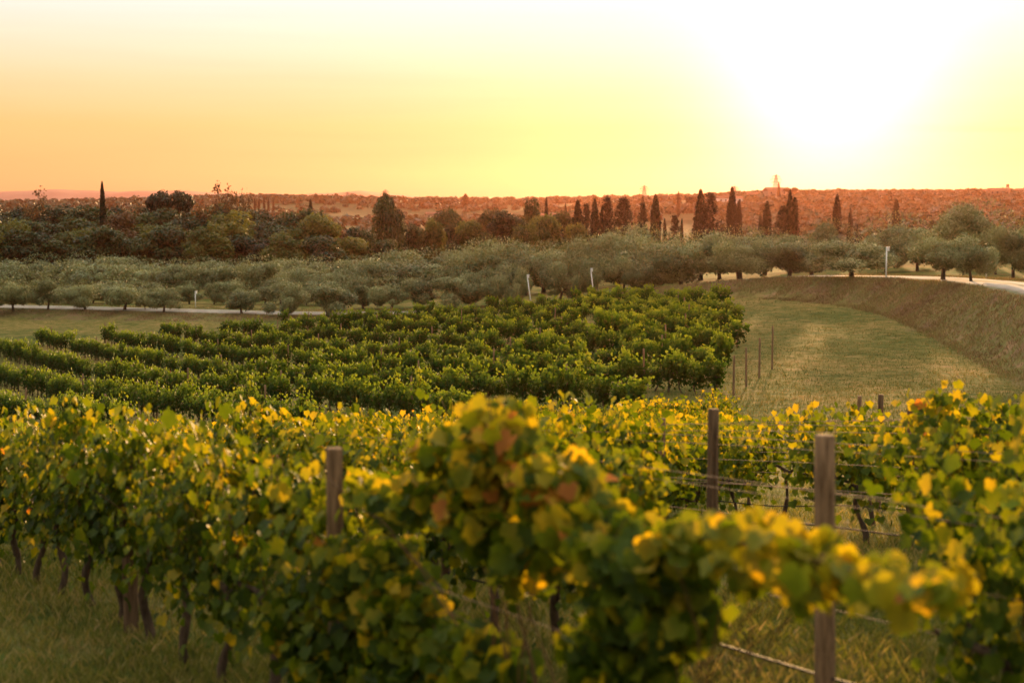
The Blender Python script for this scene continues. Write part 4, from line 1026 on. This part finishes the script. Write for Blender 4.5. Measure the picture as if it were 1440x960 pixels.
# ------------------------------------------------------------------ grass
def blades(name, label, n, region, hmin, hmax, wd, stops, seed, tuft=4, lean=.35):
    rng = np.random.default_rng(seed); x, y = region(rng, n)
    x = np.repeat(x, tuft) + rng.normal(size=len(x) * tuft) * wd * 4; y = np.repeat(y, tuft) + rng.normal(size=len(y) * tuft) * wd * 4
    z = zt(x, y) - .01; k = len(x); a = rng.random(k) * 6.28; h = rng.uniform(hmin, hmax, k) * (1 + .35 * wob(x, y, 1.6, 4))
    dx, dy = np.cos(a) * wd / 2, np.sin(a) * wd / 2; lx, ly = rng.normal(size=k) * lean * h, rng.normal(size=k) * lean * h
    V_ = np.stack([np.stack([x - dx, y - dy, z], 1), np.stack([x + dx, y + dy, z], 1), np.stack([x + dx * .6 + lx * .4, y + dy * .6 + ly * .4, z + h * .6], 1), np.stack([x + lx, y + ly, z + h], 1)], 1).reshape(-1, 3)
    i = np.arange(k)[:, None] * 4; F_ = np.vstack([i + (0, 1, 2), i + (0, 2, 3)])
    t_ = np.repeat(np.clip(.45 + .3 * wob(x, y, 2.7, 6) + rng.normal(size=k) * .2, 0, 1), 4)
    m_ = leaf_mat(name + '_blades', stops, trans=.35, var=0, rough=.6)
    tag(obj(name, mesh(name, V_, F_, True, t_), m_), label, 'grass', kind='stuff')
def reg_near(rng, n):
    Y = np.exp(rng.uniform(math.log(6.5), math.log(34), n)); return rng.uniform(-.42, .42, n) * Y, Y
blades('near_grass', 'green and straw grass between the near vine rows', 52000, reg_near, .03, .15, .007, [(0, (.07, .090, .018)), (.45, (.16, .17, .03)), (.7, (.32, .25, .09)), (1, (.42, .31, .15))], 1)
def reg_mead(rng, n):
    Y = np.exp(rng.uniform(math.log(38), math.log(150), n)); x = rng.uniform(-.05, .42, n) * Y
    k = rng.random(n) < .15; Y2 = rng.uniform(95, 165, n); x2 = rng.uniform(-.42, .1, n) * Y2
    x = np.where(k, x2, x); Y = np.where(k, Y2, Y); d, _ = road_dist(x, Y); q = (d < -6.3); return x[q], Y[q]
blades('meadow_grass', 'short patchy meadow grass right of the lower vineyard', 60000, reg_mead, .04, .13, .03, [(0, (.07, .085, .022)), (.5, (.15, .15, .04)), (.8, (.25, .19, .08)), (1, (.32, .24, .13))], 2, tuft=3)
def reg_bank(rng, n):
    s = rng.random(n) * (len(ROADS) - 2); i = s.astype(int); f = (s - i)[:, None]; p_ = ROADS[i, :2] * (1 - f) + ROADS[i + 1, :2] * f
    d = rng.uniform(2.9, 7.0, n) * np.where(rng.random(n) < .82, -1, 1); nn = nrm[i]
    q = p_ + nn * d[:, None]; x, y = q[:, 0], q[:, 1]; k = (y > 40) & (np.abs(x / y) < .42); dd_, _ = road_dist(x, y); k &= np.abs(dd_) > 2.8
    return x[k], y[k]
blades('bank_grass', 'tall dry reddish grass on the road bank', 42000, reg_bank, .06, .24, .035, [(0, (.12, .08, .04)), (.4, (.24, .145, .08)), (.6, (.17, .17, .055)), (1, (.38, .26, .14))], 3, tuft=4)

# ------------------------------------------------------------------ haze
mb = MB(); mb.box(-7000, 7000, -400, 9600, -75, 220)
hzm, t, o = new_mat('haze_air')
pv = N(t, 'ShaderNodeVolumePrincipled'); pv.inputs['Density'].default_value = HAZE_DENSITY; pv.inputs['Color'].default_value = (1.0, .38, .23, 1); pv.inputs['Anisotropy'].default_value = .73
L(t, pv.outputs[0], o.inputs['Volume'])
hz = obj('haze', mb.mesh('haze'), hzm); tag(hz, 'warm evening haze in the air', 'haze', kind='stuff')

# prototypes that found no place in the picture are not part of the scene
for lst in (HI, MD, BK, [a for p_ in POOL.values() for a, _h in p_]):
    for rt in lst:
        if rt.name not in used:
            for ch in list(rt.children): bpy.data.objects.remove(ch)
            bpy.data.objects.remove(rt)
